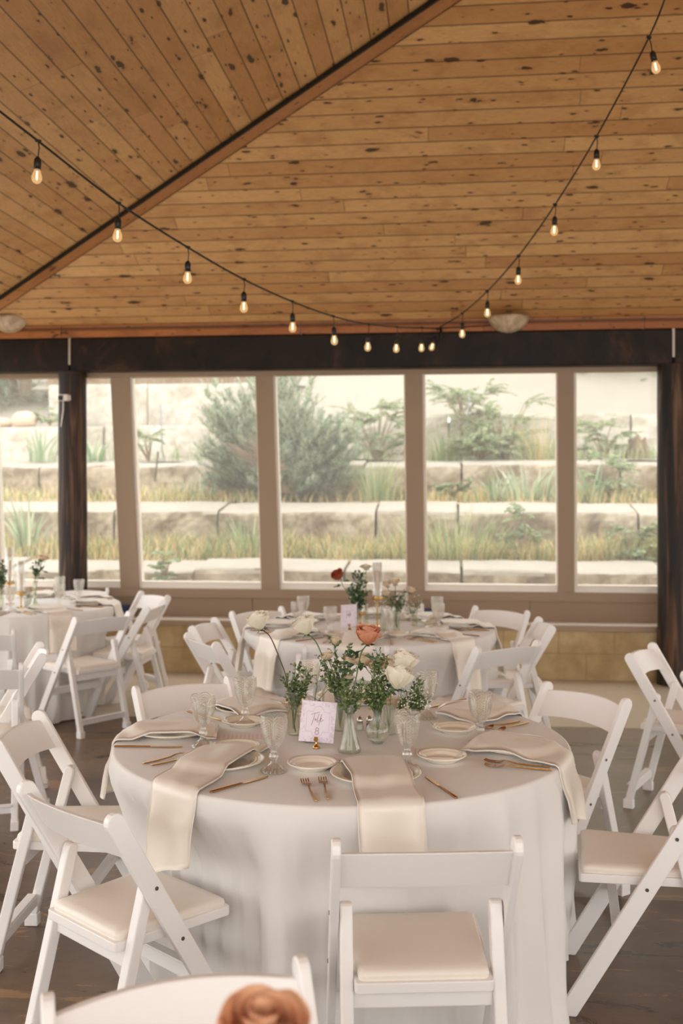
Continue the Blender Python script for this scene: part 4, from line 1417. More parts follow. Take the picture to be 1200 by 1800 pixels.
def make_fork():
    root = empty('fork', (0, 0, 0), 0, 'fork', 'fork', 'gold forks')
    b = MB()
    def st(sections):
        vs = []
        for y, w, z, th in sections:
            vs += [(-w / 2, y, z), (w / 2, y, z), (w / 2, y, z + th), (-w / 2, y, z + th)]
        fs = [(3, 2, 1, 0)]
        n = len(sections)
        for i in range(n - 1):
            a = i * 4
            for k in range(4):
                k2 = (k + 1) % 4
                fs.append((a + k, a + k2, a + 4 + k2, a + 4 + k))
        a = (n - 1) * 4
        fs.append((a, a + 1, a + 2, a + 3))
        b.add(vs, fs)
    st([(-0.105, 0.0085, 0.001, 0.004), (-0.05, 0.0075, 0.001, 0.0045), (0.0, 0.006, 0.003, 0.004), (0.025, 0.005, 0.008, 0.003), (0.038, 0.006, 0.009, 0.0025)])
    b.build('handle', M['gold'], parent=root, bevel=0.0012)
    b = MB()
    st([(0.038, 0.006, 0.009, 0.0025), (0.046, 0.020, 0.007, 0.002), (0.056, 0.026, 0.004, 0.0018), (0.064, 0.0265, 0.003, 0.0018)])
    for k in range(4):
        x = (-1.5 + k) * 0.0072
        vs = []
        for y, w, z in ((0.064, 0.0042, 0.003), (0.085, 0.0034, 0.0035), (0.100, 0.0018, 0.008)):
            vs += [(x - w / 2, y, z), (x + w / 2, y, z), (x + w / 2, y, z + 0.0018), (x - w / 2, y, z + 0.0018)]
        b.add(vs, [(a + q, a + (q + 1) % 4, a + 4 + (q + 1) % 4, a + 4 + q) for a in (0, 4) for q in range(4)] + [(8, 9, 10, 11)])
    b.build('tines', M['gold_dark'], parent=root)
    return root

def make_knife():
    root = empty('knife', (0, 0, 0), 0, 'knife', 'knife', 'gold knives')
    b = MB()
    sec = [(-0.115, 0.010, 0.005), (-0.112, 0.0115, 0.006), (-0.05, 0.010, 0.006), (0.0, 0.0095, 0.0055), (0.006, 0.008, 0.005)]
    vs = []
    for y, w, th in sec:
        for k in range(8):
            a = 2 * pi * k / 8
            vs.append((w / 2 * cos(a), y, 0.0005 + th / 2 + th / 2 * sin(a)))
    fs = [tuple(range(7, -1, -1))] + [(i * 8 + k, i * 8 + (k + 1) % 8, i * 8 + 8 + (k + 1) % 8, i * 8 + 8 + k) for i in range(len(sec) - 1) for k in range(8)] + [tuple(range(32, 40))]
    b.add(vs, fs)
    b.build('handle', M['gold_dark'], parent=root, smooth=True)
    pl = [(-0.004, 0.005), (0.004, 0.005), (0.0075, 0.02), (0.009, 0.06), (0.008, 0.09), (0.003, 0.11), (-0.002, 0.114), (-0.004, 0.10), (-0.004, 0.03)]
    MB().prism([(x, y, 0) for x, y in pl], (0, 0, 0.0012), (0, 0, 0.0032)).build('blade', M['gold'], parent=root, bevel=0.0008)
    return root

def make_menu():
    b = MB()
    vs = [(-0.05, -0.10, 0), (0.05, -0.10, 0), (0.05, 0.10, 0), (-0.05, 0.10, 0)]
    b.add([(x, y, 0.0012) for x, y, z in vs], [(0, 1, 2, 3)], [(0, 0), (1, 0), (1, 1), (0, 1)])
    b.add([(x, y, 0.0002) for x, y, z in vs], [(3, 2, 1, 0)], [(0, 0), (0.01, 0), (0.01, 0.01), (0, 0.01)])
    for i in range(4):
        j = (i + 1) % 4
        b.add([(vs[i][0], vs[i][1], 0.0002), (vs[j][0], vs[j][1], 0.0002), (vs[j][0], vs[j][1], 0.0012), (vs[i][0], vs[i][1], 0.0012)], [(0, 1, 2, 3)], [(0, 0)] * 4)
    return tag(b.build('menu_card', M['menu']), 'menu', 'menu card', 'printed menu cards')

protos = {}
def item(kind, mk, loc, rz, label, group=None):
    if kind not in protos:
        o = mk(); protos[kind] = o
        o.location = loc; o.rotation_euler = (0, 0, rz); o['label'] = label
    else:
        o = copy_tree(protos[kind]); o.location = loc; o.rotation_euler = (0, 0, rz); o['label'] = label
    if group: o['group'] = group
    return o

def make_napkin(center, inner, ang, w, hang, seed, label, plate_c, twist=0.0, flare=0.18):
    """folded satin napkin lying on the plate and hanging over the table edge"""
    d = Vector((cos(ang), sin(ang), 0)); s = Vector((-d.y, d.x, 0))
    rel = inner - center
    bq = rel.dot(d); cq = rel.dot(rel) - TR * TR
    edge = -bq + sqrt(max(0.0, bq * bq - cq))
    r = Random(seed)
    def height(p):
        dd = (p - plate_c).length
        if dd < 0.125: return 0.026
        if dd < 0.165: return 0.026 - 0.022 * (dd - 0.125) / 0.04
        return 0.004
    total = edge + hang
    n = 46
    def centerline(v, x):
        L = total * v
        if L < edge - 0.01:
            q = inner + d * L + s * x
            # ribbon leaves the table where its own line crosses the rim
            rq = (q - center).length
            return L, None
        return L, 1
    th = 0.009
    def surf(u, v, layer):
        x = (u - 0.5) * w * (1.0 + flare * max(0, 1 - v / (edge / total)) + 0.10 * v + 0.05 * sin(v * 9 + seed)) + twist * v
        L = total * v
        q = inner + s * x
        rel2 = q - center
        b2 = rel2.dot(d); c2 = rel2.dot(rel2) - TR * TR
        dis = b2 * b2 - c2
        e = -b2 + sqrt(dis) if dis > 0 else edge
        fold = 0.0035 * sin(u * 7 + v * 4 + seed) + 0.006 * mnoise.noise(Vector((u * 3 + seed, v * 6, 0)))
        ee = min(1.0, min(u, 1 - u) * 9)
        thk = th * (0.45 + 0.55 * sqrt(max(0, 1 - (1 - ee) ** 2)))
        off = thk if layer else 0.0
        rr = 0.014
        if L < e - rr:
            p = q + d * L
            z = TZ + height(p) + 0.003 + max(0, fold) * (1 if L > 0.02 else 0.5)
            p.z = z + off
            return p
        a = min((L - (e - rr)) / rr, pi / 2)
        zt = TZ + height(q + d * (e - rr)) + 0.003
        if a < pi / 2:
            p = q + d * (e - rr + (rr + off) * sin(a)); p.z = zt - rr + (rr + off) * cos(a) - 0.0 
            return p
        dr = L - (e - rr) - rr * pi / 2
        out = 0.010 + 0.13 * dr + 0.012 * sin(u * 6.5 + seed) * min(1, dr * 8)
        p = q + d * (e + off + out * min(1, dr * 12)); p.z = zt - rr - dr
        return p
    b = MB(); nu = 16
    b.grid(lambda u, v: surf(u, v, 1), nu, n)
    b.grid(lambda u, v: surf(1 - u, v, 0), nu, n)
    for uu in (0, 1):
        A = [surf(uu, k / n, 1) for k in range(n + 1)]; B = [surf(uu, k / n, 0) for k in range(n + 1)]
        b.add(A + B, [((k, k + 1, n + 2 + k, n + 1 + k) if uu else (n + 1 + k, n + 2 + k, k + 1, k)) for k in range(n)], [(0, 0)] * (2 * n + 2))
    for vv in (0, 1):
        A = [surf(k / nu, vv, 1) for k in range(nu + 1)]; B = [surf(k / nu, vv, 0) for k in range(nu + 1)]
        b.add(A + B, [((n1, n1 + 1, nu + 2 + n1, nu + 1 + n1) if vv == 0 else (nu + 1 + n1, nu + 2 + n1, n1 + 1, n1)) for n1 in range(nu)], [(0, 0)] * (2 * nu + 2))
    b.hasuv = False
    base = Vector((plate_c.x, plate_c.y, TZ))
    b.v = [(p[0] - base.x, p[1] - base.y, p[2] - base.z) for p in b.v]
    root = empty('napkin', base, 0, label, 'napkin', 'champagne satin napkins')
    b.build('fabric', M['napkin'], parent=root, smooth=True, merge=True)
    # rolled hems along both long edges
    hb = MB()
    for uu in (0.0, 1.0):
        hb.tube([surf(uu, k / 46, 0.5) - base for k in range(47)], 0.0018, 6)
    hb.build('hem', M['napkin'], parent=root, smooth=True)
    return root

def setting(tname, place_name, center, pc, F_in, gob=None, side=None, forks=(-0.19, -0.09), knife=(0.18, -0.11), menu=None, nap=None, seed=0, full=True):
    """one place setting. pc: plate centre; F_in: unit vector towards the table centre; offsets are (right, in) of the diner"""
    R_ = Vector((F_in.y, -F_in.x, 0))
    A = atan2(-F_in.x, F_in.y)
    def P(o, z=TZ): 
        q = pc + R_ * o[0] + F_in * o[1]; q.z = z; return q
    w = '%s, %s' % (tname, place_name)
    item('plate', lambda: make_plate(0.135, 'dinner_plate', '', 'plate', 'ivory dinner plates'), P((0, 0)), A, 'ivory dinner plate under a napkin, %s' % w)
    if side: item('side', lambda: make_plate(0.078, 'side_plate', '', 'plate', 'ivory side plates'), P(side), A, 'small shiny ivory side plate, %s' % w)
    if gob: item('goblet', make_goblet, P(gob), A + seed * 0.3, 'clear pressed glass goblet, %s' % w)
    if forks:
        for k, nm in ((0, 'outer'), (1, 'inner')):
            item('fork', make_fork, P((forks[0] + 0.045 * k, forks[1] + 0.008 * k)), A + 0.05 * (1 - 2 * k) + (seed % 3 - 1) * 0.06, '%s gold fork, %s' % (nm, w))
    if knife: item('knife', make_knife, P(knife), A + 0.1, 'slim gold knife, %s' % w)
    if menu: item('menu', make_menu, P(menu), A + 0.15, 'printed paper menu card, %s' % w)
    if nap:
        inner, ang, wd, hang = nap
        make_napkin(center, inner, radians(ang), wd, hang, seed + 1.3, 'champagne satin napkin draped over plate and edge, %s' % w, Vector((pc.x, pc.y, 0)))

def P8(px, py):
    q = pt(px, py, 0.75); q.z = 0; return q
def fin(pc, c):
    v = c - pc; v.z = 0; return v.normalized()
T8N = 'table 8'
for (pn, px, py, gob, side, knife, forks, menu, nap, sd) in [
    ('place nearest-us', 660, 1368, (0.117, 0.073), (-0.165, 0.144), (0.159, -0.135), (-0.215, -0.093), (-0.04, 0.21), (P8(650, 1341), -84, 0.165, 0.20), 0),
    ('front-left place', 388, 1345, (0.173, 0.072), (-0.11, 0.142), (0.215, -0.086), (-0.175, -0.07), None, (P8(432, 1312), -108, 0.16, 0.22), 1),
    ('left-side place', 303, 1291, (0.165, 0.149), (-0.16, 0.22), (0.19, -0.03), (-0.18, -0.02), (0.01, 0.267), (P8(383, 1291), 184, 0.17, 0.20), 2),
    ('far left-side place', 440, 1250, (0.15, 0.194), (-0.14, 0.20), (0.185, -0.03), (-0.18, -0.02), None, (P8(470, 1262), 128, 0.18, 0.2), 3),
    ('place behind the flowers', 612, 1229, (0.15, 0.16), None, (0.19, -0.03), (-0.18, -0.02), None, (P8(612, 1243), 90, 0.18, 0.2), 4),
    ('far right-side place', 832, 1254, (0.047, 0.20), (-0.175, 0.276), (0.19, -0.05), (-0.256, 0.07), None, (P8(800, 1268), 38, 0.18, 0.2), 5),
    ('right-side place', 905, 1318, (0.055, 0.122), (-0.2, 0.21), None, (-0.235, -0.03), (-0.1, 0.235), (P8(836, 1312), -36, 0.185, 0.18), 6)]:
    pc = P8(px, py)
    setting(T8N, pn, T8, pc, fin(pc, T8), gob, side, forks, knife, menu, nap, sd)

WNAMES = ['front place', 'left-front place', 'left-end place', 'back-left place', 'back place', 'back-right place', 'right-end place', 'right-front place']
for i, ang in enumerate((-97, -140, 178, 136, 82, 42, 2, -48)):
    a = radians(ang)
    pc = TW + Vector((cos(a), sin(a), 0)) * 0.56
    f = fin(pc, TW)
    setting('window table', WNAMES[i], TW, pc, f, (0.15, 0.12), (-0.16, 0.16), (-0.19, -0.05), (0.18, -0.05), None, (pc + f * 0.11, ang, 0.18, 0.28 if i in (1, 7, 2, 6) else 0.18), i)
CN = ['front place', 'left-front place', 'right-front place', 'right-end place', 'back-right place', 'back place', 'left-back place']
for i, ang in enumerate((-95, -140, -50, -2, 42, 85, 140)):
    a = radians(ang)
    pc = TC + Vector((cos(a), sin(a), 0)) * 0.56
    f = fin(pc, TC)
    setting('table by dark column', CN[i], TC, pc, f, (0.15, 0.12), None, (-0.19, -0.05), (0.18, -0.05), None, (pc + f * 0.11, ang, 0.18, 0.26 if i == 2 else 0.2), i + 3)

# ================================================================ FLOWERS AND VASES
def at(px, py, Y):
    return Vector(((px - 600) / F * Y, Y, CH + (HZ - py) / F * Y))

def rose_mesh(R, openness, seed, petals=24, H=None):
    """blossom around +z, base at the origin"""
    r = Random(seed); b = MB(); H = H or R * 1.5
    for i in range(petals):
        k = (i + 0.5) / petals                       # 0 centre .. 1 outside
        a0 = i * 2.39996 + r.uniform(-0.2, 0.2)
        rk = R * (0.16 + 0.84 * k ** 0.9)
        hw = radians(78 - 22 * k) if k > 0.25 else radians(120)
        hk = H * (0.90 - 0.22 * k * openness + r.uniform(-0.04, 0.04)) 
        curl = k * openness
        tilt = r.uniform(-0.05, 0.05)
        def fn(u, v):
            uu = 2 * u - 1
            wv = sin(min(1.0, 0.18 + 1.05 * v) * pi / 2)
            edge = 1 - 0.22 * (abs(uu) ** 3)
            a = a0 + uu * hw * wv
            rad = rk * (0.22 + 0.78 * sin(min(1, v * 1.15) * pi / 2))
            rad += R * curl * 0.42 * max(0, v - 0.55) ** 1.5 * 3.0
            rad *= 1 + 0.05 * sin(3 * uu + i) * v
            rad += (0.13 * R * (abs(uu) ** 2) * v + 0.05 * R * sin(2.2 * i) * v) * (k > 0.3)
            z = hk * (v * edge) - R * curl * 0.55 * max(0, v - 0.72) ** 2 * 6 + tilt * rad * uu + R * 0.04 * sin(5 * uu + i * 2) * v
            return Vector((rad * cos(a), rad * sin(a), z))
        b.grid(fn, 8, 7)
    return b

def orient(o, axis):
    q = Vector((0, 0, 1)).rotation_difference(Vector(axis).normalized())
    o.rotation_euler = q.to_euler()

def bez(p, n=14):
    """smooth curve through the control points (Catmull-Rom)"""
    p = [Vector(x) for x in p]
    q = [p[0] * 2 - p[1]] + p + [p[-1] * 2 - p[-2]]
    out = []
    for i in range(1, len(q) - 2):
        for k in range(n):
            t_ = k / n
            a, b_, c, d = q[i - 1], q[i], q[i + 1], q[i + 2]
            out.append(0.5 * ((2 * b_) + (c - a) * t_ + (2 * a - 5 * b_ + 4 * c - d) * t_ * t_ + (-a + 3 * b_ - 3 * c + d) * t_ ** 3))
    out.append(p[-1])
    return out

def make_rose(path, R, mat, open_, seed, label, stemmat='stem', leaves=0, name='rose', group=None, H=None, petals=24, axis=None, rr=0.0023):
    """path: world points from the vase up to the base of the blossom"""
    base = Vector(path[0])
    root = empty(name, base, 0, label, 'flower', group)
    pts = [p - base for p in bez(path, 8)]
    MB().tube(pts, rr, 6).build('stem', M[stemmat], parent=root, smooth=True)
    d = axis or (pts[-1] - pts[-3]).normalized()
    o = rose_mesh(R, open_, seed, petals, H).build('blossom', M[mat], parent=root, smooth=True)
    o.location = pts[-1]; orient(o, d)
    # sepals and hip
    b = MB(); r = Random(seed + 5)
    b.lathe([(0.0, -R * 0.22), (R * 0.12, -R * 0.16), (R * 0.16, -R * 0.05), (R * 0.2, 0.02 * R)], 10)
    for k in range(5):
        a = 2 * pi * k / 5
        leaf(b, Vector((cos(a) * R * 0.12, sin(a) * R * 0.12, 0)), Vector((cos(a), sin(a), 0.1 - 0.7 * r.random())), R * 0.6, R * 0.22, r)
    b.uv = [None] * len(b.f); b.hasuv = False
    s = b.build('sepals', M['roseleaf'], parent=root); s.location = pts[-1]; orient(s, d)
    if leaves:
        b = MB()
        for k in range(leaves):
            v = 0.50 + 0.45 * k / leaves
            q = pts[int(v * (len(pts) - 1))]
            a = r.uniform(0, 2 * pi)
            e = Vector((cos(a), sin(a) * 0.6, r.uniform(-0.5, 0.3))).normalized()
            for j in range(3):
                leaf(b, q + e * (0.012 + 0.012 * j), (e + Vector((r.uniform(-.7, .7), r.uniform(-.7, .7), r.uniform(-.3, .3)))).normalized(), 0.030, 0.019, r)
            b.tube([q, q + e * 0.03], 0.001, 4)
        b.build('leaf', M['roseleaf'], parent=root)
    return root

def make_sprig(base, tips, label, seed, L=0.0175, w=0.011, mat='boxwood', name='boxwood_sprig', dens=1.0, group='boxwood greenery in the vases', start=0.35):
    base = Vector(base)
    root = empty(name, base, 0, label, 'greenery', group)
    r = Random(seed); sb = MB(); lb = MB()
    for tip in tips:
        tip = Vector(tip) - base
        mid = tip * 0.5 + Vector((r.uniform(-.01, .01), r.uniform(-.01, .01), 0.01)) - Vector((tip.x * 0.22, tip.y * 0.22, 0))
        pts = bez([(0, 0, 0.0), mid, tip], 10)
        sb.tube(pts, [0.0017 - 0.001 * i / len(pts) for i in range(len(pts))], 5)
        twigs = [(pts, start)]
        for k in range(5):
            i = int(len(pts) * (start + 0.1 + 0.09 * k))
            if i >= len(pts) - 2: break
            dirv = (Vector((r.uniform(-1, 1), r.uniform(-.8, .8), r.uniform(0.5, 1.3)))).normalized()
            e = [pts[i] + dirv * (0.042 * j / 4) for j in range(5)]
            sb.tube(e, 0.0008, 4, False)
            twigs.append((e, 0.1))
        for pl, s0 in twigs:
            length = sum((pl[i + 1] - pl[i]).length for i in range(len(pl) - 1))
            n = int(length * (1 - s0) / 0.0075 * dens)
            for k in range(n):
                v = s0 + (1 - s0) * (k + r.random() * 0.4) / max(1, n)
                x = v * (len(pl) - 1); i = min(int(x), len(pl) - 2)
                q = pl[i].lerp(pl[i + 1], x - i)
                t_ = (pl[i + 1] - pl[i]).normalized()
                a = t_.cross(Vector((r.uniform(-1, 1), r.uniform(-1, 1), r.uniform(-1, 1))))
                if a.length < 1e-3: continue
                a.normalize()
                leaf(lb, q, (a + t_ * 0.7).normalized(), L * r.uniform(0.6, 1.15), w * r.uniform(0.8, 1.2), r, 0.15)
    sb.build('stem', M['stem'], parent=root)
    lb.build('leaves', M[mat], parent=root)
    return root

def babys(base, c, R, n, seed, label):
    base = Vector(base); c = Vector(c) - base
    root = empty('babys_breath', base, 0, label, 'flower', 'babys breath sprays')
    r = Random(seed); sb = MB(); fb = MB()
    for i in range(n):
        q = c + Vector((r.gauss(0, R * 0.5), r.gauss(0, R * 0.5), r.gauss(0, R * 0.5)))
        sb.tube([c * 0.6, q], 0.0005, 3, False)
        s = r.uniform(0.0022, 0.0038)
        vs = [q + Vector(v) * s for v in ((1, 0, 0), (-1, 0, 0), (0, 1, 0), (0, -1, 0), (0, 0, 1), (0, 0, -1))]
        fb.add(vs, [(0, 2, 4), (2, 1, 4), (1, 3, 4), (3, 0, 4), (2, 0, 5), (1, 2, 5), (3, 1, 5), (0, 3, 5)])
    sb.tube([(0, 0, 0.01), c * 0.6], 0.001, 4)
    sb.build('stem', M['stem'], parent=root)
    fb.build('blossom', M['babys'], parent=root)
    return root

def make_vase(prof, loc, label, mat='vase', water=0.5, name='vase', seg=32, flute=None):
    root = empty(name, loc, 0, label, 'vase', None)
    inner = [(max(0.001, r_ - 0.0018), z if z > 0.004 else 0.004) for r_, z in prof[::-1]]
    MB().lathe([(0.001, 0.0005)] + prof + inner + [(0.001, 0.005)], seg, flute=flute).build('body', M[mat], parent=root, smooth=True)
    if water:
        H = prof[-1][1] * water
        w = [(max(0.001, r_ - 0.003), max(z, 0.006)) for r_, z in prof if z <= H]
        rl = w[-1][0]
        MB().lathe([(0.001, 0.006)] + w + [(rl, H), (0.001, H)], 24).build('water', M['water'], parent=root, smooth=True)
    return root

g8 = lambda px, py: pt(px, py, TZ)
v1 = g8(516, 1291); v1b = g8(545, 1303); v2 = g8(598, 1284); v3 = g8(614, 1322); v4 = g8(663, 1307); v5 = g8(684, 1290); v6 = g8(727, 1289)
cyl = lambda r_, h: [(r_ * 0.9, 0.001), (r_, 0.004), (r_, 0.012), (r_ * 0.97, 0.02), (r_ * 0.97, h * 0.5), (r_ * 0.97, h - 0.01), (r_, h - 0.004), (r_, h)]
make_vase(cyl(0.022, 0.152), v1, 'tall narrow clear glass vase holding boxwood, behind the table 8 card', water=0.55)
make_vase([(0.028, 0.001), (0.034, 0.006), (0.035, 0.05), (0.028, 0.075), (0.022, 0.085), (0.024, 0.095)], v1b, 'low clear glass jar standing directly behind the table 8 card', water=0.5)
make_vase([(0.019, 0.001), (0.024, 0.006), (0.024, 0.03), (0.021, 0.045), (0.021, 0.08), (0.022, 0.118), (0.0235, 0.126)], v2, 'ribbed clear glass bottle vase right behind the flared vase', mat='vase_cut', water=0.45)
make_vase([(0.036, 0.001), (0.039, 0.006), (0.036, 0.016), (0.027, 0.045), (0.020, 0.075), (0.0145, 0.105), (0.013, 0.130), (0.0155, 0.150), (0.018, 0.158)], v3, 'flared cut glass bud vase with narrow neck, in front of the flowers', mat='vase_cut', water=0.7)
rb = 0.040
make_vase([(0.018, 0.001)] + [(rb * sin(radians(a)), 0.0405 - 0.0405 * cos(radians(a))) for a in (38, 55, 75, 90, 105, 125, 145, 157)] + [(0.0135, 0.082), (0.013, 0.105), (0.0175, 0.118)], v4, 'round ball shaped cut glass vase with short neck and greenery', mat='vase_cut', water=0.55)
make_vase(cyl(0.022, 0.104), v5, 'clear glass tumbler vase behind the round ball vase', mat='vase_cut', water=0.4)
make_vase(cyl(0.020, 0.09), v6, 'small clear glass vase with babys breath behind the front goblet', water=0.5)

def V(v, z, dx=0, dy=0): return Vector((v.x + dx, v.y + dy, TZ + z))
Y1, Y2, Y3, Y4 = v1.y, v2.y, v3.y, v4.y
make_rose([V(v1, 0.01, 0.006), at(505, 1200, Y1), at(492, 1160, Y1), at(475, 1120, Y1), at(459, 1106, Y1)], 0.037, 'rose_white', 0.45, 1, 'open cream white rose, leftmost bloom on a long bent stem', 'stem_brown', axis=Vector((-0.30, -0.12, 0.9)), H=0.072)
make_rose([V(v2, 0.01), at(585, 1200, Y2), at(571, 1165, Y2), at(556, 1130, Y2), at(541, 1114, Y2)], 0.038, 'rose_white', 0.35, 2, 'cream white rose next to the leftmost bloom, ruffled pinkish edge', 'stem', axis=Vector((-0.35, -0.12, 0.9)), H=0.074)
make_rose([V(v3, 0.02), at(618, 1230, Y3), at(626, 1190, Y3), at(634, 1150, Y3), at(645, 1132, Y3)], 0.038, 'rose_orange', 0.35, 3, 'copper orange rose standing tallest in the middle of table 8', 'stem', leaves=7, axis=Vector((0.04, -0.2, 0.95)), H=0.070)
make_rose([V(v4, 0.02), at(672, 1235, Y4), at(688, 1215, Y4 - .03), at(696, 1210, Y4 - .06)], 0.043, 'rose_white', 0.25, 4, 'lower large ivory rose, leaning over the far goblet', 'stem', axis=Vector((0.18, -0.1, 0.95)), H=0.088)
make_rose([V(v4, 0.03), at(675, 1225, Y4), at(695, 1195, Y4), at(708, 1180, Y4)], 0.042, 'rose_white', 0.3, 6, 'upper large ivory rose stacked above another on the right-hand side', 'stem', axis=Vector((0.15, -0.1, 0.95)), H=0.080)
buds = [(588, 1133, v2, 'peach', .02), (577, 1160, v2, 'peach', .022), (611, 1168, v2, 'peach', .024), (614, 1197, v2, 'peach', .02), (640, 1170, v5, 'peach', .034), (660, 1180, v5, 'peach', .034), (684, 1178, v5, 'peach', .034), (692, 1245, v6, 'peach', .028)]
bl = ['small blush bud, uppermost of the buds by the copper rose', 'small blush bud leaning out between the two white roses and copper rose', 'blush bud nestled against the copper rose stem', 'lowest small blush bud behind the copper rose stem',
      'blurred blush rose behind the copper rose leaves', 'blurred blush rose in the middle behind the boxwood', 'blurred blush rose directly behind the ivory roses', 'blush rose lying low behind the round ball vase']
for i, (px, py, v, m, R) in enumerate(buds):
    Yb = v.y + (0.05 if i > 3 else 0)
    tp = at(px, py, Yb)
    make_rose([V(v, 0.02), Vector(((v.x + tp.x) / 2 + 0.005, (v.y + tp.y) / 2, (V(v, 0.09).z + tp.z) / 2)), tp], R, 'rose_peach', 0.3, 20 + i, bl[i], 'stem', leaves=0, name='rose_bud' if i < 4 else 'rose', group='blush buds', petals=11, H=R * 1.5, axis=Vector((Random(i).uniform(-.4, .4), -0.2, 0.9)), rr=0.0014)
make_sprig(V(v1, 0.02), [at(505, 1150 + 50, Y1), at(530, 1165, Y1), at(546, 1175, Y1), at(520, 1190, Y1), at(538, 1200, Y1 - .02), at(492, 1180 + 5, Y1), at(552, 1185, Y1 + .02), at(528, 1205, Y1 - .03)], 'boxwood sprigs in the tall narrow vase behind the card', 41)
make_sprig(V(v2, 0.02), [at(556, 1150, Y2), at(568, 1165, Y2), at(583, 1120, Y2), at(592, 1160, Y2 - .02), at(605, 1150, Y2), at(575, 1190, Y2 - .02), at(600, 1190, Y2 - .03), at(620, 1175, Y2), at(560, 1185, Y2), at(614, 1130, Y2 + .02)], 'mixed boxwood in the bottle vase around the blush buds', 42)
make_sprig(V(v3, 0.05), [at(612, 1205, Y3), at(636, 1195, Y3), at(604, 1215, Y3 - .01), at(634, 1220, Y3), at(642, 1205, Y3 + .02)], 'boxwood around the neck of the flared cut glass vase', 43)
make_sprig(V(v4, 0.04), [at(640, 1200, Y4), at(655, 1150, Y4), at(668, 1140, Y4), at(681, 1150, Y4), at(690, 1190, Y4), at(660, 1190, Y4 - .03), at(672, 1205, Y4 - .04), at(640, 1228, Y4), at(704, 1205, Y4 - .02), at(648, 1215, Y4 - .03), at(690, 1215, Y4 - .03)], 'dense boxwood filling the round ball vase', 44)
make_sprig(V(v6, 0.03), [at(720, 1215, v6.y), at(735, 1195, v6.y), at(742, 1222, v6.y), at(752, 1232, v6.y), at(728, 1232, v6.y)], 'short boxwood in the small vase with babys breath', 45)
make_sprig(V(v1b, 0.02), [at(566, 1150, v1b.y), at(600, 1190, v1b.y)], 'two thin bare green stems rising behind the table 8 card', 46, name='thin_stem', dens=0.05)
babys(V(v6, 0.02), at(738, 1228, v6.y), 0.05, 90, 3, 'white babys breath in the small vase behind the front goblet')
babys(V(v5, 0.02), at(712, 1225, v5.y), 0.045, 60, 4, 'white babys breath under the ivory roses on table 8')

# salt and pepper
def shaker(px, py, fill, label):
    p = g8(px, py)
    root = empty('shaker', p, 0, label, 'shaker', 'salt and pepper shakers')
    sq = lambda r_: lambda t_, v: 1.0
    MB().lathe([(0.001, 0.001), (0.0125, 0.001), (0.0135, 0.003), (0.0125, 0.026), (0.010, 0.028)], 8).build('body', M['vase'], parent=root)
    MB().lathe([(0.001, 0.002), (0.0112, 0.002), (0.0108, 0.020), (0.001, 0.020)], 8).build('contents', M[fill], parent=root)
    MB().lathe([(0.0105, 0.026), (0.0112, 0.029), (0.0110, 0.037), (0.008, 0.043), (0.004, 0.0475), (0.001, 0.049)], 16).build('cap', M['steel'], parent=root, smooth=True)
shaker(632, 1283, 'salt', 'little glass salt shaker with steel cap, beside the round ball vase')
shaker(649, 1282, 'pepper', 'little glass pepper shaker with steel cap, next to the salt')

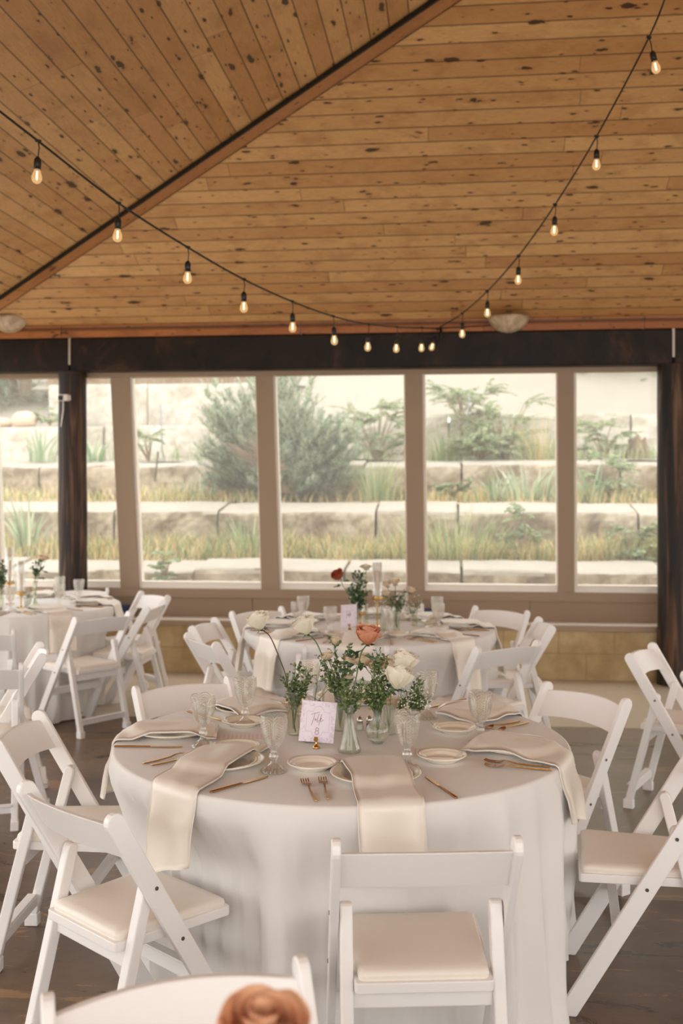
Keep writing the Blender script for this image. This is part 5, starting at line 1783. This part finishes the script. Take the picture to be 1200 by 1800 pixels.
# table number card on its gold holder
def stroke(b, pts, r=0.0007):
    b.tube([(x, -0.0009, z) for x, z in pts], r, 5)
def number_card(loc, rz, roll, label, scale=1.0, num=True, group='table number cards'):
    root = empty('table_number_card', loc, rz, label, 'card', group)
    W, H = 0.116, 0.136
    R = Matrix.Rotation(roll, 4, 'Y')
    b = MB()
    f = [(-W / 2, -0.0006, 0), (W / 2, -0.0006, 0), (W / 2, -0.0006, H), (-W / 2, -0.0006, H)]
    k = [(x, 0.0006, z) for x, y, z in f]
    b.add(f, [(0, 1, 2, 3)], [(0, 0), (1, 0), (1, 1), (0, 1)])
    b.add(k, [(3, 2, 1, 0)], [(0, 0)] * 4)
    b.add(f + k, [(0, 4, 5, 1), (1, 5, 6, 2), (2, 6, 7, 3), (3, 7, 4, 0)], [(0, 0)] * 8)
    c = b.build('card', M['card'], parent=root)
    off = Vector((0, 0, 0.018))
    c.location = off; c.rotation_euler = (0, roll, 0)
    t_ = MB()
    # "Table" in thin script, then the numeral
    ox, oz = -0.020, 0.062
    S = 0.001
    def P_(l): return [(ox + x * S, oz + z * S) for x, z in l]
    stroke(t_, P_([(-4, 29), (3, 32), (12, 35), (24, 38.5)]))                       # T bar
    stroke(t_, P_([(8, 34), (6, 22), (3, 6), (-1, -7)]))                           # T stem
    stroke(t_, P_([(13, 15), (10, 15.5), (8.5, 12), (10, 9), (13, 12), (13.5, 16), (13, 9.5), (15, 9)]))   # a
    stroke(t_, P_([(22, 33), (19, 22), (16.5, 9), (18, 4), (21, 6), (21.5, 11), (18, 12)]))                # b
    stroke(t_, P_([(31, 32), (28, 20), (25.5, 7), (24, -6)]))                                           # l
    stroke(t_, P_([(25, 10), (28, 13), (31, 18), (31, 20), (28.5, 18), (28, 10), (30, 6), (34, 10), (38, 15)]))   # e
    txt = t_.build('lettering', M['ink'], parent=c)
    if num:
        n_ = MB()
        for cz, rx, rz_ in ((0.0425, 0.0048, 0.0055), (0.0315, 0.0056, 0.0062)):
            n_.tube([(0.0 + rx * cos(a * pi / 10), -0.0009, cz + rz_ * sin(a * pi / 10)) for a in range(21)], 0.0008, 5, False)
        n_.build('numeral', M['ink'], parent=c)
    # gold holder
    h = MB(); h.lathe([(0.001, 0.0), (0.0125, 0.0), (0.013, 0.002), (0.011, 0.006), (0.006, 0.011), (0.0035, 0.015), (0.003, 0.022)], 20, (0.001, -0.006, 0))
    h.build('holder', M['gold'], parent=root, smooth=True)
    h = MB(); h.prism([(-0.006, -0.005, 0.022), (0.006, -0.005, 0.022), (0.0075, -0.005, 0.028), (0.006, -0.005, 0.030), (0.006, -0.005, 0.036), (-0.006, -0.005, 0.036), (-0.006, -0.005, 0.030), (-0.0075, -0.005, 0.028)], (0, 0, 0), (0, 0.003, 0))
    h.build('clip', M['gold'], parent=root, bevel=0.0005)
    return root
number_card(g8(555, 1314), radians(3), radians(5.5), 'lilac card reading Table 8 in a small gold holder'.replace('Table', 'table'))
number_card(pt(613, 1107, TZ), radians(32), 0, 'turned lilac card in gold holder on the window table', num=False)

# ---- window table centrepiece
def hurricane(loc, hs, hg, label, rg=0.030, candle=0.15):
    root = empty('hurricane_candle', loc, 0, label, 'candle', 'gold candlesticks in glass')
    MB().lathe([(0.001, 0.0), (0.034, 0.0), (0.034, 0.004), (0.010, 0.008), (0.0055, 0.014), (0.0045, 0.03), (0.0045, hs - 0.016), (0.010, hs - 0.012), (0.012, hs - 0.008), (0.033, hs - 0.004), (0.034, hs), (0.034, hs + 0.014), (0.032, hs + 0.014), (0.032, hs + 0.002), (0.001, hs + 0.002)], 28).build('candlestick', M['gold'], parent=root, smooth=False)
    MB().lathe([(rg, hs + 0.004), (rg, hs + hg), (rg - 0.002, hs + hg), (rg - 0.002, hs + 0.004)], 32).build('glass_chimney', M['hurricane'], parent=root, smooth=True)
    c = MB().lathe([(0.001, hs + 0.003), (0.0105, hs + 0.003), (0.0100, hs + candle), (0.004, hs + candle + 0.006), (0.001, hs + candle + 0.007)], 18).build('candle', M['candle'], parent=root, smooth=True)
    MB().tube([(0, 0, hs + candle + 0.005), (0.0005, 0, hs + candle + 0.016)], 0.0007, 5).build('wick', M['black'], parent=c)
    return root
YW = 6.45
hurricane(pt(663, 1101, TZ), 0.175, 0.225, 'tall gold candlestick with ivory candle in glass chimney, window table', candle=0.17)
hurricane(pt(633, 1098, TZ), 0.065, 0.15, 'short gold candle holder in glass beside the card, window table', 0.026, 0.085)
w1 = pt(626, 1102, TZ); w2 = pt(697, 1110, TZ); w3 = pt(676, 1108, TZ); w4 = pt(643, 1094, TZ); w5 = pt(728, 1100, TZ)
make_vase(cyl(0.018, 0.12), w1, 'slim clear vase behind the turned card, window table', water=0.5)
make_vase(cyl(0.021, 0.125), w2, 'clear vase with wispy greens and blush roses, window table', water=0.5)
make_vase(cyl(0.03, 0.085), w3, 'square looking cut glass jar at the candlestick foot, window table', mat='vase_cut', water=0.5)
make_vase(cyl(0.016, 0.12), w4, 'clear bud vase of the single tall white rose, window table', water=0.5)
make_vase(cyl(0.02, 0.09), w5, 'small clear vase with babys breath before the far goblet, window table', water=0.4)
make_rose([V(w1, 0.02), at(614, 1050, w1.y), at(603, 1030, w1.y), at(597, 1016, w1.y)], 0.040, 'rose_rust', 0.2, 61, 'dark rust rose leaning out at the window table', leaves=4, axis=Vector((-0.45, -0.45, 0.7)), H=0.058)
make_rose([V(w4, 0.02), at(643, 1050, w4.y), at(643, 1001, w4.y)], 0.034, 'rose_white', 0.9, 62, 'flat topped white rose on a straight stem, window table', axis=Vector((0, -0.1, 1)), H=0.040)
for i, (px, py, lab) in enumerate([(680, 1031, 'left-hand blush rose of the wispy bunch, window table'), (694, 1028, 'middle blush rose at the top of the wispy bunch, window table'), (677, 1047, 'low blush rose beside the candlestick, window table'), (720, 1042, 'round blush rose nearest-to the far goblet, window table')]):
    tp = at(px, py, w2.y)
    make_rose([V(w2, 0.02), (V(w2, 0.12) + tp) / 2, tp], 0.028, 'rose_peach', 0.6, 70 + i, lab, petals=13, axis=Vector((0.1 * (i - 1), -0.2, 1)), rr=0.0018)
make_sprig(V(w1, 0.03), [at(622, 1005, w1.y), at(633, 1003, w1.y), at(640, 1020, w1.y), at(626, 1030, w1.y), at(615, 1028, w1.y), at(644, 1040, w1.y), at(632, 1045, w1.y), at(640, 1055, w1.y), at(622, 1052, w1.y)], 'tall dark greenery in front of the window, window table', 47, 0.028, 0.016, 'roseleaf', dens=0.8, group='greenery on the farther tables')
make_sprig(V(w2, 0.05), [at(680, 1052, w2.y), at(686, 1062, w2.y), at(694, 1046, w2.y), at(712, 1040, w2.y), at(714, 1055, w2.y), at(702, 1058, w2.y)], 'wispy greens around the blush roses, window table', 48, 0.026, 0.010, 'roseleaf', dens=0.7, group='greenery on the farther tables')
babys(V(w3, 0.02), at(672, 1068, w3.y), 0.07, 90, 5, 'babys breath at the foot of the candlestick, window table')
babys(V(w5, 0.02), at(723, 1068, w5.y), 0.08, 110, 6, 'babys breath beside the far goblets, window table')

# ---- centrepiece of the table by the dark column
c1 = pt(61, 1072, TZ)
make_vase([(0.022, 0.001), (0.030, 0.006), (0.034, 0.025), (0.030, 0.045), (0.014, 0.062), (0.011, 0.10), (0.012, 0.18), (0.016, 0.205)], c1, 'tall narrow bud vase with a dusty pink rose, table by dark column', water=0.5)
make_rose([V(c1, 0.02, -0.01), at(64, 1030, c1.y), at(70, 1000, c1.y), at(75, 985, c1.y)], 0.036, 'rose_peach', 0.6, 81, 'dusty blush rose blending into the grass outside, table by dark column', leaves=5, H=0.045)
make_sprig(V(c1, 0.17), [at(74, 982, c1.y), at(62, 1003, c1.y), at(70, 1000, c1.y)], 'small green sprig in the tall narrow bud vase, table by dark column', 49, 0.026, 0.014, 'roseleaf', group='greenery on the farther tables')
hurricane(pt(37, 1068, TZ), 0.10, 0.24, 'gold candlestick in glass beside the bud vase, table by dark column', candle=0.135)
hurricane(pt(17, 1062, TZ), 0.155, 0.27, 'taller gold candlestick in glass near frame edge, table by dark column', candle=0.17)
c2 = pt(2, 1066, TZ)
make_vase(cyl(0.022, 0.13), c2, 'clear vase half cut by the frame, table by dark column', water=0.5)
make_sprig(V(c2, 0.05), [at(3, 985, c2.y), at(10, 1000, c2.y), at(-6, 1000, c2.y), at(8, 1020, c2.y)], 'dark greenery at the frame edge, table by dark column', 50, 0.028, 0.016, 'roseleaf', group='greenery on the farther tables')
c3 = pt(49, 1066, TZ)
make_vase(cyl(0.026, 0.07), c3, 'low glass jar of babys breath, table by dark column', mat='vase_cut', water=0.4)
babys(V(c3, 0.02), at(51, 1044, c3.y), 0.07, 70, 7, 'babys breath between candlestick and bud vase, table by dark column')

# ---- copper rose in the foreground, on the table below the frame
vf = Vector((-0.105, 1.12, TZ))
make_vase(cyl(0.024, 0.16), vf, 'clear vase of the big blurred copper rose at the bottom', water=0.5)
make_rose([V(vf, 0.02), Vector((-0.10, 1.13, 0.92)), Vector((-0.088, 1.15, 0.990))], 0.045, 'rose_apricot', 0.45, 91, 'large blurred copper rose at the bottom edge before a chair back', leaves=4, H=0.066, axis=Vector((0.05, -0.25, 1)))

# ================================================================ LAMPS
def string_from(nodes, hook, S):
    """walk back from the hook keeping the spacing of the sockets"""
    pts = []
    cur = hook
    for (px, py) in nodes:
        lo, hi = 2.0, cur.y
        for _ in range(50):
            m = (lo + hi) / 2
            if (at(px, py, m) - cur).length > S: lo = m
            else: hi = m
        # smallest distance root nearest the previous depth
        cur = at(px, py, hi)
        pts.append(cur)
    return pts
hk = w2g(wl(768, 578, -0.23))
st1 = string_from([(741, 576), (697, 575), (647, 570), (585, 556), (513, 530), (428, 491), (330, 435), (208, 357), (67, 248)], hk, 0.52)
st2 = string_from([(812, 551), (856, 512), (911, 450), (975, 360), (1048, 240), (1140, 66)], hk, 0.60)
def lamp_holder(root, node, swing, base):
    loc = node - base
    b = MB()
    b.tube([(0, 0, 0.0), (0.006 + swing[0] * 0.02, swing[1] * 0.02, -0.03), (0.002 + swing[0] * 0.06, swing[1] * 0.06, -0.075)], 0.0028, 6)
    b.tube([(-0.012, 0, 0.004), (0.012, 0, -0.002)], 0.0075, 8)
    e = Vector((0.002 + swing[0] * 0.06, swing[1] * 0.06, -0.070))
    d = Vector((swing[0] * 0.9, swing[1] * 0.9, -1)).normalized()
    b.tube([e, e + d * 0.006, e + d * 0.012, e + d * 0.030, e + d * 0.056], [0.006, 0.011, 0.0150, 0.0160, 0.0155], 14)
    h = b.build('lamp_holder', M['black'], parent=root, smooth=True)
    h.location = loc
    prof = [(0.013, 0.0), (0.014, 0.007), (0.0175, 0.018), (0.0220, 0.030), (0.0232, 0.040), (0.0212, 0.051), (0.0148, 0.060), (0.007, 0.064), (0.001, 0.065)]
    g = MB().lathe(prof, 24).build('bulb', M['bulb'], parent=h, smooth=True)
    g.location = e + d * 0.054; orient(g, d)
    f = MB().tube([(0, 0, 0.010), (0, 0, 0.046)], 0.0028, 6).build('filament', M['filament'], parent=h)
    f.location = e + d * 0.054; orient(f, d)
r = Random(8)
for idx, (nodes, ext, lab, sw) in enumerate([
        (st1, at(-40, 165, st1[-1].y - 0.25), 'string of warm bulbs swagged from upper left-hand corner to the beam', {}),
        (st2, at(1182, -40, st2[-1].y - 0.3), 'string of warm bulbs climbing steeply to the upper right-hand corner', {5: (0.25, 0)})]):
    base = nodes[0]
    root = empty('string_light', base, 0, lab, 'string lights', 'cafe string lights')
    allp = [hk] + nodes + [ext]
    MB().tube([p - base for p in bez(allp, 6)], 0.0052, 6).build('cable', M['black'], parent=root, smooth=True)
    for i, nd in enumerate(nodes):
        lamp_holder(root, nd, sw.get(i, (r.uniform(-0.05, 0.05), r.uniform(-0.05, 0.05))), base)
    if idx == 1:
        lamp_holder(root, hk + Vector((0.0, -0.02, -0.0)), (-0.35, 0), base)
        MB().tube([hk - base + Vector((0.03, 0, 0.01)), hk - base + Vector((0.035, 0, -0.07)), hk - base + Vector((0.03, 0, -0.10))], [0.012, 0.013, 0.010], 8).build('plug', M['black'], parent=root, smooth=True)
# cable lying along the fascia
MBc = MB().tube([wl(700, 576, -0.205), wl(768, 577, -0.21), wl(830, 574, -0.205), wl(868, 572, -0.205)], 0.005, 5)
o = wallobj(MBc.build('cable', M['black'])); tag(o, 'thin dark cable running along the cedar board above the beam', 'cable')

def sconce(px, label):
    p = wl(px, 585, -0.21)
    root = empty('wall_sconce', w2g(p), -TH, label, 'wall lamp', 'alabaster wall sconces')
    b = MB(); nu, nv = 24, 10
    zt = 0.135
    def fn(u, v):
        a = pi * u                      # half bowl, flat side on the wall
        t_ = v * pi / 2
        return Vector((-0.165 * cos(a) * sin(t_), -0.13 * sin(a) * sin(t_), zt * (1 - cos(t_))))
    b.grid(fn, nu, nv)
    b.grid(lambda u, v: Vector((-0.165 * cos(pi * (1 - u)) * (1 - 0.06 * v), -0.13 * sin(pi * (1 - u)) * (1 - 0.06 * v), zt - 0.02 * v)), nu, 1)
    b.build('bowl', M['alabaster'], parent=root, smooth=True, solid=0.005)
    MB().box((0, 0.006, 0.08), (0.10, 0.012, 0.08)).build('bracket', M['chair'], parent=root)
sconce(893, 'half bowl alabaster wall lamp above the fourth window, unlit')
sconce(18, 'half bowl alabaster wall lamp cut by the frame edge, unlit')

# security camera and its cable on the left column
p = wl(112, 699, -0.235)
root = empty('security_camera', w2g(p), -TH, 'small white security camera fixed near the top of the dark column', 'camera')
MB().box((0.0, 0.0, 0.0), (0.085, 0.05, 0.055)).build('housing', M['cam_white'], parent=root, bevel=0.006)
MB().box((-0.018, -0.027, -0.004), (0.042, 0.01, 0.04)).build('lens', M['black'], parent=root, bevel=0.004)
MB().box((0.03, 0.035, 0.0), (0.05, 0.05, 0.045)).build('mount', M['cam_white'], parent=root, bevel=0.004)
MB().tube([Vector((-0.005, 0, -0.03)), wl(111, 722, -0.235) - p, wl(108, 745, -0.20) - p, wl(105, 775, -0.15) - p, wl(104, 800, -0.11) - p], 0.0055, 6).build('cable', M['cam_white'], parent=root, smooth=True)

# dark blue boxes on the ledge
for px, lab in ((214, 'dark navy box on the ledge behind the table near the column'), (746, 'dark navy box on the ledge behind the window table goblets')):
    p = wl(px, 1090, 0.12)
    root = empty('storage_box', w2g(Vector((p.x, 0.12, 0.467))), -TH, lab, 'box', 'navy boxes on the ledge')
    MB().box((0, 0, 0.045), (0.13, 0.12, 0.09)).build('body', M['navy'], parent=root, bevel=0.006)
    MB().box((0, 0, 0.098), (0.14, 0.13, 0.016)).build('lid', M['navy'], parent=root, bevel=0.004)
